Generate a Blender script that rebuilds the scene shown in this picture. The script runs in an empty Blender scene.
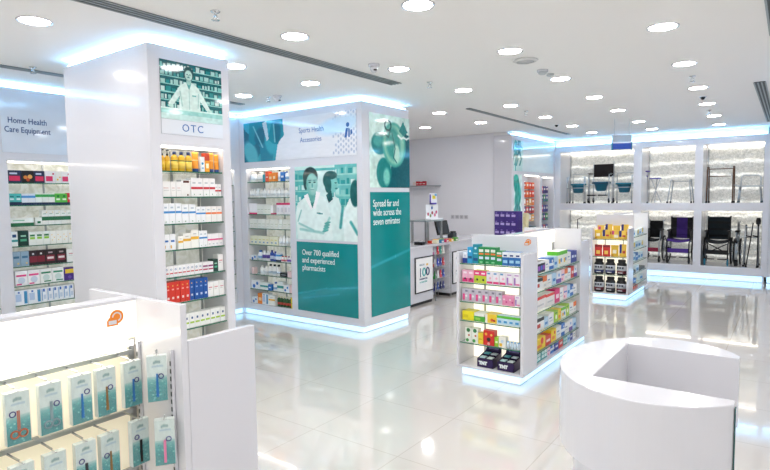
import bpy, bmesh, math, random
import numpy as np
from mathutils import Vector, Matrix
random.seed(7)
rng = np.random.default_rng(3)
SC = bpy.context.scene
COL = SC.collection
PI = math.pi
CEIL = 3.09

# ------------------------------------------------------------------ materials
MATS = {}
def lin(c):
    return tuple(((v/12.92) if v <= .04045 else ((v+.055)/1.055)**2.4) for v in c)
def hexc(h):
    h = h.lstrip('#')
    return tuple(int(h[i:i+2], 16)/255 for i in (0, 2, 4))
def mat(name, col='#ffffff', rough=.45, metal=0., emit=0., ecol=None, trans=0., alpha=1., coat=0., spec=.5, ior=1.45):
    if name in MATS: return MATS[name]
    m = bpy.data.materials.new(name); m.use_nodes = True
    b = m.node_tree.nodes['Principled BSDF']
    c = lin(hexc(col)) if isinstance(col, str) else col
    b.inputs['Base Color'].default_value = (*c, 1)
    b.inputs['Roughness'].default_value = rough
    b.inputs['Metallic'].default_value = metal
    b.inputs['Transmission Weight'].default_value = trans
    b.inputs['Alpha'].default_value = alpha
    b.inputs['Coat Weight'].default_value = coat
    b.inputs['Coat Roughness'].default_value = .03
    b.inputs['Specular IOR Level'].default_value = spec
    b.inputs['IOR'].default_value = ior
    if emit:
        e = lin(hexc(ecol)) if ecol else c
        b.inputs['Emission Color'].default_value = (*e, 1)
        b.inputs['Emission Strength'].default_value = emit
    MATS[name] = m
    return m
def C(h, rough=.4):
    """printed card / plastic of one colour, with a faint fibre variation"""
    key = 'print_' + h.lstrip('#') + '_%d' % int(rough*100)
    if key in MATS: return MATS[key]
    return mat(key, h, rough)

WHITE = mat('white_gloss_laminate', '#dedee4', .14, coat=.3)
WMATT = mat('white_paint', '#eeeeee', .6)
CHROME = mat('chrome', '#d8dadc', .18, metal=1)
STEEL = mat('brushed_steel', '#aeb2b4', .35, metal=1)
DKSLOT = mat('dark_slot', '#3c4446', .5)
BLACK = mat('black_plastic', '#16171a', .35)
BLKFAB = mat('black_fabric', '#141416', .8)
RUBBER = mat('dark_rubber', '#1d1f22', .6)
LED = mat('cove_light_strip', '#ffffff', emit=7, ecol='#80c8ff')
TOE = mat('toe_light_strip', '#ffffff', emit=.5, ecol='#8fd2ff')
LEDB = mat('added_bay_strip', '#ffffff', emit=2., ecol='#fff6e6')
LEDW = mat('warm_light_strip', '#ffffff', emit=3.2, ecol='#fff6e6')  # real under the gondola header, added in the shelf cavities
DIFF = mat('lamp_diffuser', '#ffffff', emit=26, ecol='#fefbfa')
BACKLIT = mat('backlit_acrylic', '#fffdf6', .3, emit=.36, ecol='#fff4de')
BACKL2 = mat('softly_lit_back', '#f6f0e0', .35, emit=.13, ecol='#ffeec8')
GLASS = mat('clear_glass', '#eaf6f4', .03, alpha=.22, spec=.6)
GEDGE = mat('green_glass_edge', '#1d6a50', .15)
SHELFG = mat('shelf_glass', '#cfe9df', .04, alpha=.35)
CLEAR = mat('clear_plastic', '#f4f8f8', .08, alpha=.07)

def floor_mat():
    m = bpy.data.materials.new('polished_porcelain_tiles'); m.use_nodes = True
    nt = m.node_tree; b = nt.nodes['Principled BSDF']
    tc = nt.nodes.new('ShaderNodeTexCoord')
    br = nt.nodes.new('ShaderNodeTexBrick'); br.offset = 0
    br.inputs['Scale'].default_value = 1
    br.inputs['Brick Width'].default_value = .8; br.inputs['Row Height'].default_value = .8
    br.inputs['Mortar Size'].default_value = .0035
    br.inputs['Color1'].default_value = (*lin(hexc('#e2ddd6')), 1)
    br.inputs['Color2'].default_value = (*lin(hexc('#dfdad3')), 1)
    br.inputs['Mortar'].default_value = (*lin(hexc('#cbc4b9')), 1)
    ns = nt.nodes.new('ShaderNodeTexNoise'); ns.inputs['Scale'].default_value = 1.7; ns.inputs['Detail'].default_value = 6
    mx = nt.nodes.new('ShaderNodeMixRGB'); mx.blend_type = 'MULTIPLY'; mx.inputs[0].default_value = .05
    nt.links.new(tc.outputs['Object'], br.inputs['Vector']); nt.links.new(tc.outputs['Object'], ns.inputs['Vector'])
    nt.links.new(br.outputs['Color'], mx.inputs[1]); nt.links.new(ns.outputs['Color'], mx.inputs[2])
    nt.links.new(mx.outputs[0], b.inputs['Base Color'])
    b.inputs['Roughness'].default_value = .07
    b.inputs['Specular IOR Level'].default_value = .75; b.inputs['Coat Weight'].default_value = .7; b.inputs['Coat Roughness'].default_value = .02; b.inputs['Coat IOR'].default_value = 1.6
    return m
def plaster_mat(name, c, rough=.7):
    m = bpy.data.materials.new(name); m.use_nodes = True
    nt = m.node_tree; b = nt.nodes['Principled BSDF']
    ns = nt.nodes.new('ShaderNodeTexNoise'); ns.inputs['Scale'].default_value = 2.5
    cr = nt.nodes.new('ShaderNodeValToRGB')
    k = lin(hexc(c))
    cr.color_ramp.elements[0].color = (*[v*.97 for v in k], 1); cr.color_ramp.elements[1].color = (*k, 1)
    nt.links.new(ns.outputs['Fac'], cr.inputs[0]); nt.links.new(cr.outputs[0], b.inputs['Base Color'])
    b.inputs['Roughness'].default_value = rough
    return m
def crinkle_mat(name, c1, c2, scale, rough=.3, emit=0.):
    """pearly crinkled decorative sheet"""
    m = bpy.data.materials.new(name); m.use_nodes = True
    nt = m.node_tree; b = nt.nodes['Principled BSDF']
    tc = nt.nodes.new('ShaderNodeTexCoord')
    ns = nt.nodes.new('ShaderNodeTexNoise'); ns.inputs['Scale'].default_value = scale; ns.inputs['Detail'].default_value = 5
    ns.inputs['Distortion'].default_value = 1.2
    cr = nt.nodes.new('ShaderNodeValToRGB')
    cr.color_ramp.elements[0].position = .38; cr.color_ramp.elements[1].position = .62
    cr.color_ramp.elements[0].color = (*lin(hexc(c1)), 1); cr.color_ramp.elements[1].color = (*lin(hexc(c2)), 1)
    bp = nt.nodes.new('ShaderNodeBump'); bp.inputs['Strength'].default_value = .5; bp.inputs['Distance'].default_value = .02
    nt.links.new(tc.outputs['Object'], ns.inputs['Vector'])
    nt.links.new(ns.outputs['Fac'], cr.inputs[0]); nt.links.new(cr.outputs[0], b.inputs['Base Color'])
    nt.links.new(ns.outputs['Fac'], bp.inputs['Height']); nt.links.new(bp.outputs[0], b.inputs['Normal'])
    b.inputs['Roughness'].default_value = rough
    if emit:
        nt.links.new(cr.outputs[0], b.inputs['Emission Color']); b.inputs['Emission Strength'].default_value = emit
    return m
FLOORM = floor_mat()
CEILM = plaster_mat('ceiling_plaster', '#faf9f7')
CRINK = crinkle_mat('pearl_crinkle_sheet', '#d6d5c8', '#f6f5ef', 9, .35, .12)  # slight emission added so the shelf backs look brighter
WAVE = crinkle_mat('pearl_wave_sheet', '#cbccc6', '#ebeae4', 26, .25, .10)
def glow_bands(m, period, lo, hi):
    # ragged bright bands painted in as emission, imitating light caught on the creases
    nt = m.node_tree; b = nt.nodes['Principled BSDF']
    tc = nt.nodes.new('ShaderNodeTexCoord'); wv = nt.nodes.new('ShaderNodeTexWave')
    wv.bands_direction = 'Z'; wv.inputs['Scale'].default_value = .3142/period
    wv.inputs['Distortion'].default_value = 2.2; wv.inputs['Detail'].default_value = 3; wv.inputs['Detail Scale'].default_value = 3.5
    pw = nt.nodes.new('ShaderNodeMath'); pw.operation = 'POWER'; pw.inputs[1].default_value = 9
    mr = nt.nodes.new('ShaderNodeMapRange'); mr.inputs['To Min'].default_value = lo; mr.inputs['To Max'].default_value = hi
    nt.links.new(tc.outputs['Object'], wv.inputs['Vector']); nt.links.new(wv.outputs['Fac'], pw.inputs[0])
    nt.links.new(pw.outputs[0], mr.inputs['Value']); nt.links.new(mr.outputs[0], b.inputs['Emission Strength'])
glow_bands(WAVE, .29, .10, .36)
def vcol_mat(name, rough=.08, emit=0.):
    if name in MATS: return MATS[name]
    m = bpy.data.materials.new(name); m.use_nodes = True
    nt = m.node_tree; b = nt.nodes['Principled BSDF']
    a = nt.nodes.new('ShaderNodeVertexColor'); a.layer_name = 'Print'
    nt.links.new(a.outputs['Color'], b.inputs['Base Color'])
    b.inputs['Roughness'].default_value = rough
    MATS[name] = m
    return m
PRINT = vcol_mat('printed_poster_gloss')

# ------------------------------------------------------------------ object helpers
LABELS = {}
def tag(o, label, cat, group=None, kind=None):
    n = len(label.split())
    if not 4 <= n <= 16: print("LONG", n, label)
    pass
    if label in LABELS: print('DUPLABEL', label)
    LABELS[label] = 1
    o['label'] = label; o['category'] = cat
    if group: o['group'] = group
    if kind: o['kind'] = kind
    return o
def thing(name, label, cat, loc=(0, 0, 0), rz=0., group=None):
    o = bpy.data.objects.new(name, None); COL.objects.link(o)
    o.empty_display_size = .1
    o.location = loc; o.rotation_euler = (0, 0, rz)
    tag(o, label, cat, group)
    return o

class MB:
    """collects shapes, builds ONE mesh object with material slots"""
    def __init__(s): s.v = []; s.f = []; s.m = []; s.mats = []; s.sm = []
    def mi(s, m):
        if m not in s.mats: s.mats.append(m)
        return s.mats.index(m)
    def add(s, vs, fs, m, smooth=False):
        b = len(s.v); s.v += [tuple(v) for v in vs]; i = s.mi(m)
        for f in fs: s.f.append([b+k for k in f]); s.m.append(i); s.sm.append(smooth)
        return s
    def box(s, x0, x1, y0, y1, z0, z1, m, fm=None):
        vs = [(x, y, z) for z in (z0, z1) for y in (y0, y1) for x in (x0, x1)]
        fs = [(0, 2, 3, 1), (4, 5, 7, 6), (0, 1, 5, 4), (2, 6, 7, 3), (0, 4, 6, 2), (1, 3, 7, 5)]  # bottom top -y +y -x +x
        if fm is None: return s.add(vs, fs, m)
        for k, f in enumerate(fs): 
            b = len(s.v)
            s.add([vs[j] for j in f], [(0, 1, 2, 3)], fm.get(k, m))
        return s
    def cbox(s, c, d, m): return s.box(c[0]-d[0]/2, c[0]+d[0]/2, c[1]-d[1]/2, c[1]+d[1]/2, c[2]-d[2]/2, c[2]+d[2]/2, m)
    def prism(s, pts, z0, z1, m, axis='z'):
        n = len(pts)
        def P(p, z):
            return (p[0], p[1], z) if axis == 'z' else ((p[0], z, p[1]) if axis == 'y' else (z, p[0], p[1]))
        vs = [P(p, z0) for p in pts] + [P(p, z1) for p in pts]
        fs = [tuple(range(n))[::-1], tuple(range(n, 2*n))] + [(i, (i+1) % n, n+(i+1) % n, n+i) for i in range(n)]
        return s.add(vs, fs, m)
    def tube(s, pts, r, m, seg=8, closed=False, r2=None):
        pts = [Vector(p) for p in pts]; n = len(pts); vs = []; fs = []
        prev = None
        for i, p in enumerate(pts):
            if closed: d = (pts[(i+1) % n]-pts[i-1])
            else: d = (pts[min(i+1, n-1)]-pts[max(i-1, 0)])
            d.normalize()
            if prev is None:
                a = Vector((0, 0, 1)) if abs(d.z) < .9 else Vector((1, 0, 0))
                u = d.cross(a).normalized()
            else: u = (prev - d*prev.dot(d)).normalized()
            prev = u; w = d.cross(u)
            rr = r if r2 is None else r+(r2-r)*i/(n-1)
            for k in range(seg):
                t = 2*PI*k/seg; vs.append(p+u*math.cos(t)*rr+w*math.sin(t)*rr)
        m_ = n if closed else n-1
        for i in range(m_):
            for k in range(seg):
                a = i*seg+k; b = i*seg+(k+1) % seg; c = ((i+1) % n)*seg+(k+1) % seg; d_ = ((i+1) % n)*seg+k
                fs.append((a, b, c, d_))
        if not closed:
            fs.append(tuple(range(seg))[::-1]); fs.append(tuple((n-1)*seg+k for k in range(seg)))
        return s.add(vs, fs, m, True)
    def lathe(s, prof, m, c=(0, 0, 0), seg=20, axis='z', sy=1.):
        """prof: list of (r,z)"""
        vs = []; fs = []
        for r, z in prof:
            for k in range(seg):
                t = 2*PI*k/seg; a = (r*math.cos(t), r*math.sin(t)*sy, z)
                if axis == 'x': a = (a[2], a[0], a[1])
                if axis == 'y': a = (a[1], a[2], a[0])
                vs.append((a[0]+c[0], a[1]+c[1], a[2]+c[2]))
        for i in range(len(prof)-1):
            for k in range(seg):
                fs.append((i*seg+k, i*seg+(k+1) % seg, (i+1)*seg+(k+1) % seg, (i+1)*seg+k))
        fs.append(tuple(range(seg))[::-1]); fs.append(tuple((len(prof)-1)*seg+k for k in range(seg)))
        return s.add(vs, fs, m, True)
    def ring(s, c, R, r, m, axis='x', seg=24, sub=6):
        pts = []
        for k in range(seg):
            t = 2*PI*k/seg; a, b = R*math.cos(t), R*math.sin(t)
            pts.append((c[0], c[1]+a, c[2]+b) if axis == 'x' else ((c[0]+a, c[1], c[2]+b) if axis == 'y' else (c[0]+a, c[1]+b, c[2])))
        return s.tube(pts, r, m, sub, closed=True)
    def mesh(s, name):
        me = bpy.data.meshes.new(name); me.from_pydata(s.v, [], s.f)
        for m in s.mats: me.materials.append(m)
        me.polygons.foreach_set('material_index', s.m)
        me.polygons.foreach_set('use_smooth', s.sm)
        me.update()
        bm = bmesh.new(); bm.from_mesh(me); bmesh.ops.recalc_face_normals(bm, faces=bm.faces); bm.to_mesh(me); bm.free()
        return me
    def build(s, name, parent=None, loc=None, world=False, bevel=0.):
        """world=True: coordinates are in the room's frame (parent unrotated)"""
        me = s.mesh(name)
        o = bpy.data.objects.new(name, me); COL.objects.link(o)
        if parent is not None: o.parent = parent
        if world:
            L = wloc(parent) if parent is not None else Vector((0, 0, 0))
            if parent is None:      # origin at the base centre of the shape
                vs = np.array(s.v); c = (vs.min(0)+vs.max(0))/2; c[2] = vs[:, 2].min()
                L = Vector(c); o.location = L
            me.transform(Matrix.Translation(-L))
        elif loc is not None: o.location = loc
        if bevel:
            b = o.modifiers.new('bevel', 'BEVEL'); b.width = bevel; b.segments = 2; b.limit_method = 'ANGLE'
            b.harden_normals = False
        return o
def wloc(o):
    L = Vector((0, 0, 0))
    while o is not None: L = L + Vector(o.location); o = o.parent
    return L
def struct(o, label=None):
    o['kind'] = 'structure'
    return o
def text_mesh(txt, size, m, depth=.0015, align='LEFT', bold=0., spacing=1.):
    cu = bpy.data.curves.new('lettering', 'FONT'); cu.body = txt; cu.size = size; cu.extrude = depth
    cu.align_x = align; cu.offset = bold; cu.space_character = spacing; cu.resolution_u = 3
    t = bpy.data.objects.new('lettering', cu); COL.objects.link(t)
    dg = bpy.context.evaluated_depsgraph_get(); me = bpy.data.meshes.new_from_object(t.evaluated_get(dg))
    bpy.data.objects.remove(t); bpy.data.curves.remove(cu)
    me.materials.clear(); me.materials.append(m)
    return me
def text(name, txt, size, m, parent, loc, face='-y', align='LEFT', xs=1., bold=0., depth=.0015, spacing=1.):
    """lettering standing upright, facing -y or +x; loc relative to parent"""
    me = text_mesh(txt, size, m, depth, align, bold, spacing)
    me.transform(Matrix.Diagonal((xs, 1, 1, 1)))
    rot = Matrix.Rotation(PI/2, 4, 'X')
    if face == '+x': rot = Matrix.Rotation(PI/2, 4, 'Z') @ rot
    me.transform(rot); me.name = name
    o = bpy.data.objects.new(name, me); COL.objects.link(o); o.parent = parent; o.location = loc
    return o

# ------------------------------------------------------------------ painted prints (flat posters)
class Canvas:
    def __init__(s, w, h, base):
        s.w, s.h = w, h; s.a = np.zeros((h, w, 3)); s.a[:] = hexc(base)
        s.X, s.Y = np.meshgrid((np.arange(w)+.5)/w, (np.arange(h)+.5)/h)   # Y up
    def mix(s, k, c):
        k = np.clip(k, 0, 1)[..., None]; s.a = s.a*(1-k)+np.array(hexc(c))*k; return s
    def ell(s, cx, cy, rx, ry, c, soft=.08, rot=0., op=1.):
        dx, dy = s.X-cx, s.Y-cy; a = math.radians(rot)
        asp = s.h/s.w
        dy = dy*asp; ry = ry*asp
        u = dx*math.cos(a)+dy*math.sin(a); v = -dx*math.sin(a)+dy*math.cos(a)
        d = np.sqrt((u/rx)**2+(v/ry)**2)
        return s.mix((1-(d-1)/soft)*op*(d < 1+soft), c) if soft else s.mix((d < 1)*op, c)
    def poly(s, pts, c, op=1.):
        ins = np.zeros(s.X.shape, bool); n = len(pts)
        for i in range(n):
            x1, y1 = pts[i]; x2, y2 = pts[(i+1) % n]
            with np.errstate(divide='ignore', invalid='ignore'):
                hit = ((y1 > s.Y) != (y2 > s.Y)) & (s.X < (x2-x1)*(s.Y-y1)/((y2-y1) if y2 != y1 else 1e-9)+x1)
            ins ^= hit
        return s.mix(ins*op, c)
    def line(s, p, q, w, c, op=1.):
        p, q = np.array(p), np.array(q); d = q-p; L = (d@d)+1e-12
        t = np.clip(((s.X-p[0])*d[0]+(s.Y-p[1])*d[1])/L, 0, 1)
        dist = np.hypot(s.X-p[0]-t*d[0], s.Y-p[1]-t*d[1])
        return s.mix(np.clip(1.5-dist/w, 0, 1)*op, c)
    def path(s, pts, w, c, op=1.):
        for a, b in zip(pts, pts[1:]): s.line(a, b, w, c, op)
        return s
    def noise(s, amp, cells=12, seed=1):
        g = np.random.default_rng(seed).random((cells+1, cells+1))
        x = s.X*cells*.999; y = s.Y*cells*.999; i = x.astype(int); j = y.astype(int); fx = x-i; fy = y-j
        n = g[j, i]*(1-fx)*(1-fy)+g[j, i+1]*fx*(1-fy)+g[j+1, i]*(1-fx)*fy+g[j+1, i+1]*fx*fy
        s.a = np.clip(s.a+((n-.5)*2*amp)[..., None], 0, 1); return s
def print_mesh(cv, w, h, face, name='print'):
    """flat grid carrying the print: origin = lower left corner, facing -y or +x"""
    H, W = cv.h, cv.w
    xs = np.linspace(0, w, W+1); zs = np.linspace(0, h, H+1)
    vs = []
    for z in zs:
        for x in xs: vs.append((x, 0, z) if face == '-y' else (0, x, z))
    fs = [(j*(W+1)+i, j*(W+1)+i+1, (j+1)*(W+1)+i+1, (j+1)*(W+1)+i) for j in range(H) for i in range(W)]
    me = bpy.data.meshes.new(name); me.from_pydata(vs, [], fs)
    ca = me.color_attributes.new('Print', 'FLOAT_COLOR', 'CORNER')
    a = cv.a; l = np.where(a <= .04045, a/12.92, ((a+.055)/1.055)**2.4).reshape(-1, 3)
    buf = np.ones((H*W, 4, 4)); buf[:, :, :3] = l[:, None, :]
    ca.data.foreach_set('color', buf.ravel())
    me.materials.append(PRINT); me.update()
    return me
EXPOSURE = 1.40
# ------------------------------------------------------------------ camera
cam = bpy.data.cameras.new('camera'); camo = bpy.data.objects.new('camera', cam); COL.objects.link(camo)
cam.sensor_width = 36; cam.lens = 554.04/770*36; cam.clip_start = .05; cam.clip_end = 60
def cam_axes(yaw, pit, rol):
    cy, sy, cp, sp, cr, sr = math.cos(yaw), math.sin(yaw), math.cos(pit), math.sin(pit), math.cos(rol), math.sin(rol)
    f = Vector((-sy*cp, cy*cp, -sp)); r = Vector((cy, sy, 0)); u = r.cross(f)
    return r*cr+u*sr, -r*sr+u*cr, f
r_, u_, f_ = cam_axes(0.6323969, 0.0688807, -0.0120505)
camo.matrix_world = Matrix(((r_.x, u_.x, -f_.x, 0), (r_.y, u_.y, -f_.y, 0), (r_.z, u_.z, -f_.z, 1.8), (0, 0, 0, 1)))
SC.camera = camo
SC.view_settings.view_transform = 'Standard'; SC.view_settings.look = 'None'
SC.view_settings.gamma = 1; SC.view_settings.use_curve_mapping = False
SC.view_settings.exposure = EXPOSURE
w = bpy.data.worlds.new('world'); SC.world = w; w.use_nodes = True
w.node_tree.nodes['Background'].inputs[0].default_value = (.93, .96, 1, 1); w.node_tree.nodes['Background'].inputs[1].default_value = .33

# ------------------------------------------------------------------ room shell
XL, XR, Y0, YB = -7.3, 1.4, -3.2, 14.1
def shell(name, b, m):
    o = MB().box(*b, m).build(name, None, world=True); struct(o); return o
shell('floor', (XL-.15, XR+.15, Y0-.15, YB+.15, -.1, 0, ), FLOORM)
shell('ceiling', (XL-.15, XR+.15, Y0-.15, YB+.15, CEIL, CEIL+.1), CEILM)
shell('wall_left', (XL-.15, XL, Y0, YB, 0, CEIL), WMATT)
shell('wall_right', (XR, XR+.15, Y0, YB, 0, CEIL), WMATT)
shell('wall_back', (XL-.15, XR+.15, YB, YB+.15, 0, CEIL), WMATT)
# unseen shop front, added open behind the camera to let fill light in
o = MB().box(XL-.15, XR+.15, Y0-.15, Y0, 2.9, CEIL, WMATT).box(XL-.15, XL+.3, Y0-.15, Y0, 0, 2.9, WMATT).box(XR-.1, XR+.15, Y0-.15, Y0, 0, 2.9, WMATT).build('wall_front', None, world=True); struct(o)
for k in range(4):
    x0 = XL+.3+k*2.0; x1 = x0+2.0 if k < 3 else XR-.1
    o = MB().box(x0, x0+.05, Y0-.1, Y0-.05, 0, 2.9, STEEL).box(x1-.05, x1, Y0-.1, Y0-.05, 0, 2.9, STEEL).box(x0+.05, x1-.05, Y0-.1, Y0-.05, 0, .06, STEEL).box(x0+.05, x1-.05, Y0-.1, Y0-.05, 2.84, 2.9, STEEL).build('window_%d' % (k+1), None, world=True); struct(o)  # bare frames around the added opening for fill light
# glossy panelled wall behind the till counters, and its return behind the side shelving
ALC = mat('glossy_wall_panel', '#f2f2f8', .2, coat=.2)
o = MB().box(XL, -4.62, 10.7, 10.85, 0, CEIL, ALC).build('wall_alcove', None, world=True); struct(o)

# ------------------------------------------------------------------ built in shelving cases
class Frame:
    """local frame of a fixture: x to the right seen from its front, y into its depth"""
    def __init__(s, x, y, rz): s.x, s.y, s.rz = x, y, rz; s.c, s.s = math.cos(rz), math.sin(rz)
    def W(s, lx, ly, z): return (s.x+lx*s.c-ly*s.s, s.y+lx*s.s+ly*s.c, z)
def glass_shelf(x0, x1, y0, y1, z, parent, name='shelf'):
    mb = MB().box(x0, x1, y0, y1, z-.010, z, SHELFG, fm={2: GEDGE})
    return mb.build(name, parent)
def cove(parent, x0, x1, y0, y1, ztop, edges, inset=.09):
    """hidden upstand above the body, light strips lying on the body's top edge"""
    n = [x0+(inset if 'l' in edges else 0), x1-(inset if 'r' in edges else 0), y0+(inset if 'f' in edges else 0), y1-(inset if 'b' in edges else 0)]
    MB().box(n[0], n[1], n[2], n[3], ztop, CEIL-.002, WMATT).build('upstand', parent)
    a, b = .03, .02
    h0, h1 = ztop+.001, ztop+.02
    if 'f' in edges: MB().box(x0+a, x1-a, y0+a-b/2, y0+a+b/2, h0, h1, LED).build('light_strip', parent)
    if 'b' in edges: MB().box(x0+a, x1-a, y1-a-b/2, y1-a+b/2, h0, h1, LED).build('light_strip', parent)
    if 'l' in edges: MB().box(x0+a-b/2, x0+a+b/2, y0+a+.02, y1-a-.02, h0, h1, LED).build('light_strip', parent)
    if 'r' in edges: MB().box(x1-a-b/2, x1-a+b/2, y0+a+.02, y1-a-.02, h0, h1, LED).build('light_strip', parent)
def toe(parent, x0, x1, y0, y1, edges, zt=.09, inset=.05):
    n = [x0+(inset if 'l' in edges else 0), x1-(inset if 'r' in edges else 0), y0+(inset if 'f' in edges else 0), y1-(inset if 'b' in edges else 0)]
    MB().box(n[0], n[1], n[2], n[3], 0, zt, WHITE).build('plinth', parent)
    t = .008
    e0, e1 = .012, zt-.004
    if 'f' in edges: MB().box(n[0]-t, n[1]+t, n[2]-t, n[2]-.001, e0, e1, TOE).build('toe_light', parent)
    if 'b' in edges: MB().box(n[0]-t, n[1]+t, n[3]+.001, n[3]+t, e0, e1, TOE).build('toe_light', parent)
    if 'r' in edges: MB().box(n[1]+.001, n[1]+t, n[2], n[3], e0, e1, TOE).build('toe_light', parent)
    if 'l' in edges: MB().box(n[0]-t, n[0]-.001, n[2], n[3], e0, e1, TOE).build('toe_light', parent)
def case(name, label, cat, F, W, D, cavs, shelves, edges='f', cd=.36, z0=.09, z1=3.03, group=None, backm=None, toes=None, uprights=True, slit=True):
    t = thing(name, label, cat, (F.x, F.y, 0), F.rz, group)
    mb = MB(); cz0 = min(c[2] for c in cavs); cz1 = max(c[3] for c in cavs)
    xs = [0]+[v for c in sorted(cavs) for v in c[:2]]+[W]
    for i in range(0, len(xs), 2):
        if xs[i+1]-xs[i] > .001: mb.box(xs[i], xs[i+1], 0, cd, cz0, cz1, WHITE)
    mb.box(0, W, 0, cd, cz1, z1, WHITE); mb.box(0, W, 0, cd, z0, cz0, WHITE)
    mb.box(0, W, cd, D, z0, z1, WHITE)
    mb.build('cabinet_frame', t)
    for (a, b, c, d) in sorted(cavs):
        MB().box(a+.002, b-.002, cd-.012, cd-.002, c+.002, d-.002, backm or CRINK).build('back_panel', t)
        if slit: MB().box(a+.02, b-.02, .03, .05, d-.016, d-.003, LEDW).build('light_strip', t)  # strip added to brighten the cavity, no known lamp
        if uprights:
            for ux in (a+.03, (a+b)/2, b-.03): MB().box(ux-.008, ux+.008, cd-.03, cd-.014, c+.01, d-.02, STEEL).build('upright', t)
        for z in shelves: glass_shelf(a+.003, b-.003, .015, cd-.032, z, t)
    cove(t, 0, W, 0, D, z1, edges)
    toe(t, 0, W, 0, D, toes or edges, z0)
    return t

F_OTC = Frame(-4.10, 2.476, PI/2)
OTC_Z = [2.034, 1.821, 1.597, 1.381, 1.154, .934, .696, .45]
case('display_column', 'tall white gloss column with shelves of medicines under an OTC picture', 'display column', F_OTC, .775, 1.40,
     [(.09, .691, .19, 2.238)], OTC_Z, 'flrb')
F_TEAL = Frame(-6.87, 5.617, 0)
TEAL_Z = [2.045, 1.81, 1.559, 1.343, 1.097, .857, .638, .411]
case('display_column', 'large white corner column with shelves and teal posters on two sides', 'display column', F_TEAL, 2.404, 1.085,
     [(.14, 1.07, .185, 2.238)], TEAL_Z, 'fr')
F_HOME = Frame(-6.87, 2.40, PI/2)
HOME_Z = [2.004, 1.754, 1.528, 1.301, 1.073, .857, .64, .42]
case('wall_shelving', 'white wall shelving under the Home Health Care Equipment sign', 'shelving unit', F_HOME, 1.05, .42,
     [(.063, .99, .19, 2.238)], HOME_Z, 'f', cd=.30)
MB().box(-7.29, -6.872, 5.618, 6.70, 0, CEIL-.003, WHITE).build('wall_corner', None, world=True)['kind'] = 'structure'
MB().box(-5.3, -4.625, 13.2, 13.9, 0, CEIL-.003, WHITE).build('trim_1', None, world=True)['kind'] = 'structure'
F_HOME2 = Frame(-6.87, 3.45, PI/2)
case('wall_shelving', 'white wall shelving beside the large corner column, mostly hidden behind the OTC column', 'shelving unit', F_HOME2, 2.165, .42,
     [(.06, 1.05, .19, 2.238), (1.12, 2.05, .19, 2.238)], HOME_Z, 'f', cd=.30)
F_HOME0 = Frame(-6.87, .9, PI/2)
case('wall_shelving', 'white wall shelving running out of the frame at the left edge', 'shelving unit', F_HOME0, 1.50, .42,
     [(.06, .69, .19, 2.238), (.76, 1.43, .19, 2.238)], HOME_Z, 'f', cd=.30)

# right hand shelving wall, outside the frame: its cove lights the ceiling
t = thing('wall_shelving', 'white lit wall unit along the right side of the shop', 'shelving unit', (.30, 6.3, 0))
MB().box(0, 1.09, 0, 6.2, .09, 3.03, WHITE).build('cabinet_frame', t)
cove(t, 0, 1.09, 0, 6.2, 3.03, 'lf'); toe(t, 0, 1.09, 0, 6.2, 'lf')

# side shelving between the tills and the back wall (faces +x)
F_SIDE = Frame(-4.60, 10.66, PI/2)
case('wall_shelving', 'white side shelving with hanging packs next to the back wall display', 'shelving unit', F_SIDE, 2.538, .40,
     [(.66, 1.57, .45, 2.23), (1.71, 2.46, .45, 2.21)], [], 'f', cd=.3, z1=3.03, uprights=False, backm=WHITE, slit=True, toes='f')

# ------------------------------------------------------------------ back wall display, two rows of three lit bays
BY, BZ0, BZ1, BD = 13.2, .125, 2.94, .84
bt = thing('back_wall_display', 'white back wall display of six lit bays holding wheelchairs and walkers', 'shelving unit', (-4.62, BY, 0))
def bx(x): return x+4.62
posts = [(-4.62, -4.466), (-2.833, -2.669), (-1.64, -1.494), (-.445, -.34)]
mb = MB()
for k, (a, b) in enumerate(posts): mb.box(bx(a), bx(b), 0, BD, BZ0, BZ1, WHITE)
for (a, b) in ((-4.466, -2.833), (-2.669, -1.64), (-1.494, -.445)):
    mb.box(bx(a), bx(b), 0, BD, 2.80, BZ1, WHITE); mb.box(bx(a), bx(b), 0, BD, 1.43, 1.59, WHITE); mb.box(bx(a), bx(b), 0, BD, BZ0, .285, WHITE)
mb.build('cabinet_frame', bt)
def wave_sheet(x0, x1, z0, z1, y, parent):
    nx, nz = int((x1-x0)/.02), int((z1-z0)/.012); vs = []; rg = np.random.default_rng(int(x0*100+z0*10)+900)
    ph = rg.random(6)*6
    for j in range(nz+1):
        for i in range(nx+1):
            x = x0+(x1-x0)*i/nx; z = z0+(z1-z0)*j/nz
            c = math.sin(x*19+ph[0]+math.sin(z*9))*.006+math.sin(x*47+z*31+ph[1])*.003
            q = ((z1-z)+c*2.2)/.29 % 1.; d = (.06*(1-(q-.13)/.87) if q > .13 else .06*q/.13)+c*.8+.002*math.sin(z*90+math.sin(x*25)*2)
            vs.append((x, y-d-.03, z))
    fs = [(j*(nx+1)+i, j*(nx+1)+i+1, (j+1)*(nx+1)+i+1, (j+1)*(nx+1)+i) for j in range(nz) for i in range(nx)]
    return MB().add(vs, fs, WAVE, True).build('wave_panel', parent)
for (a, b) in ((-4.466, -2.833), (-2.669, -1.64), (-1.494, -.445)):
    for (c, d) in ((.285, 1.43), (1.59, 2.80)):
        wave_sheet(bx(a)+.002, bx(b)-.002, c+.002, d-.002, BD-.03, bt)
        MB().box(bx(a)+.02, bx(b)-.02, BD-.20, BD-.16, d-.016, d-.002, LEDB).build('light_strip', bt)  # strip added to graze the wave sheet from above, no known lamp
        for ux in (a+.012, b-.03): MB().box(bx(ux), bx(ux)+.018, BD-.12, BD-.10, c+.01, d-.03, STEEL).build('upright', bt)
MB().box(0, bx(XR)-.02, .0, .08, BZ0, BZ1, WHITE).box(0, .01, .09, .1, BZ0, BZ1, WHITE)
MB().box(0, 4.23, .09, BD, BZ1, CEIL-.002, WMATT).build('upstand', bt)
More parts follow.
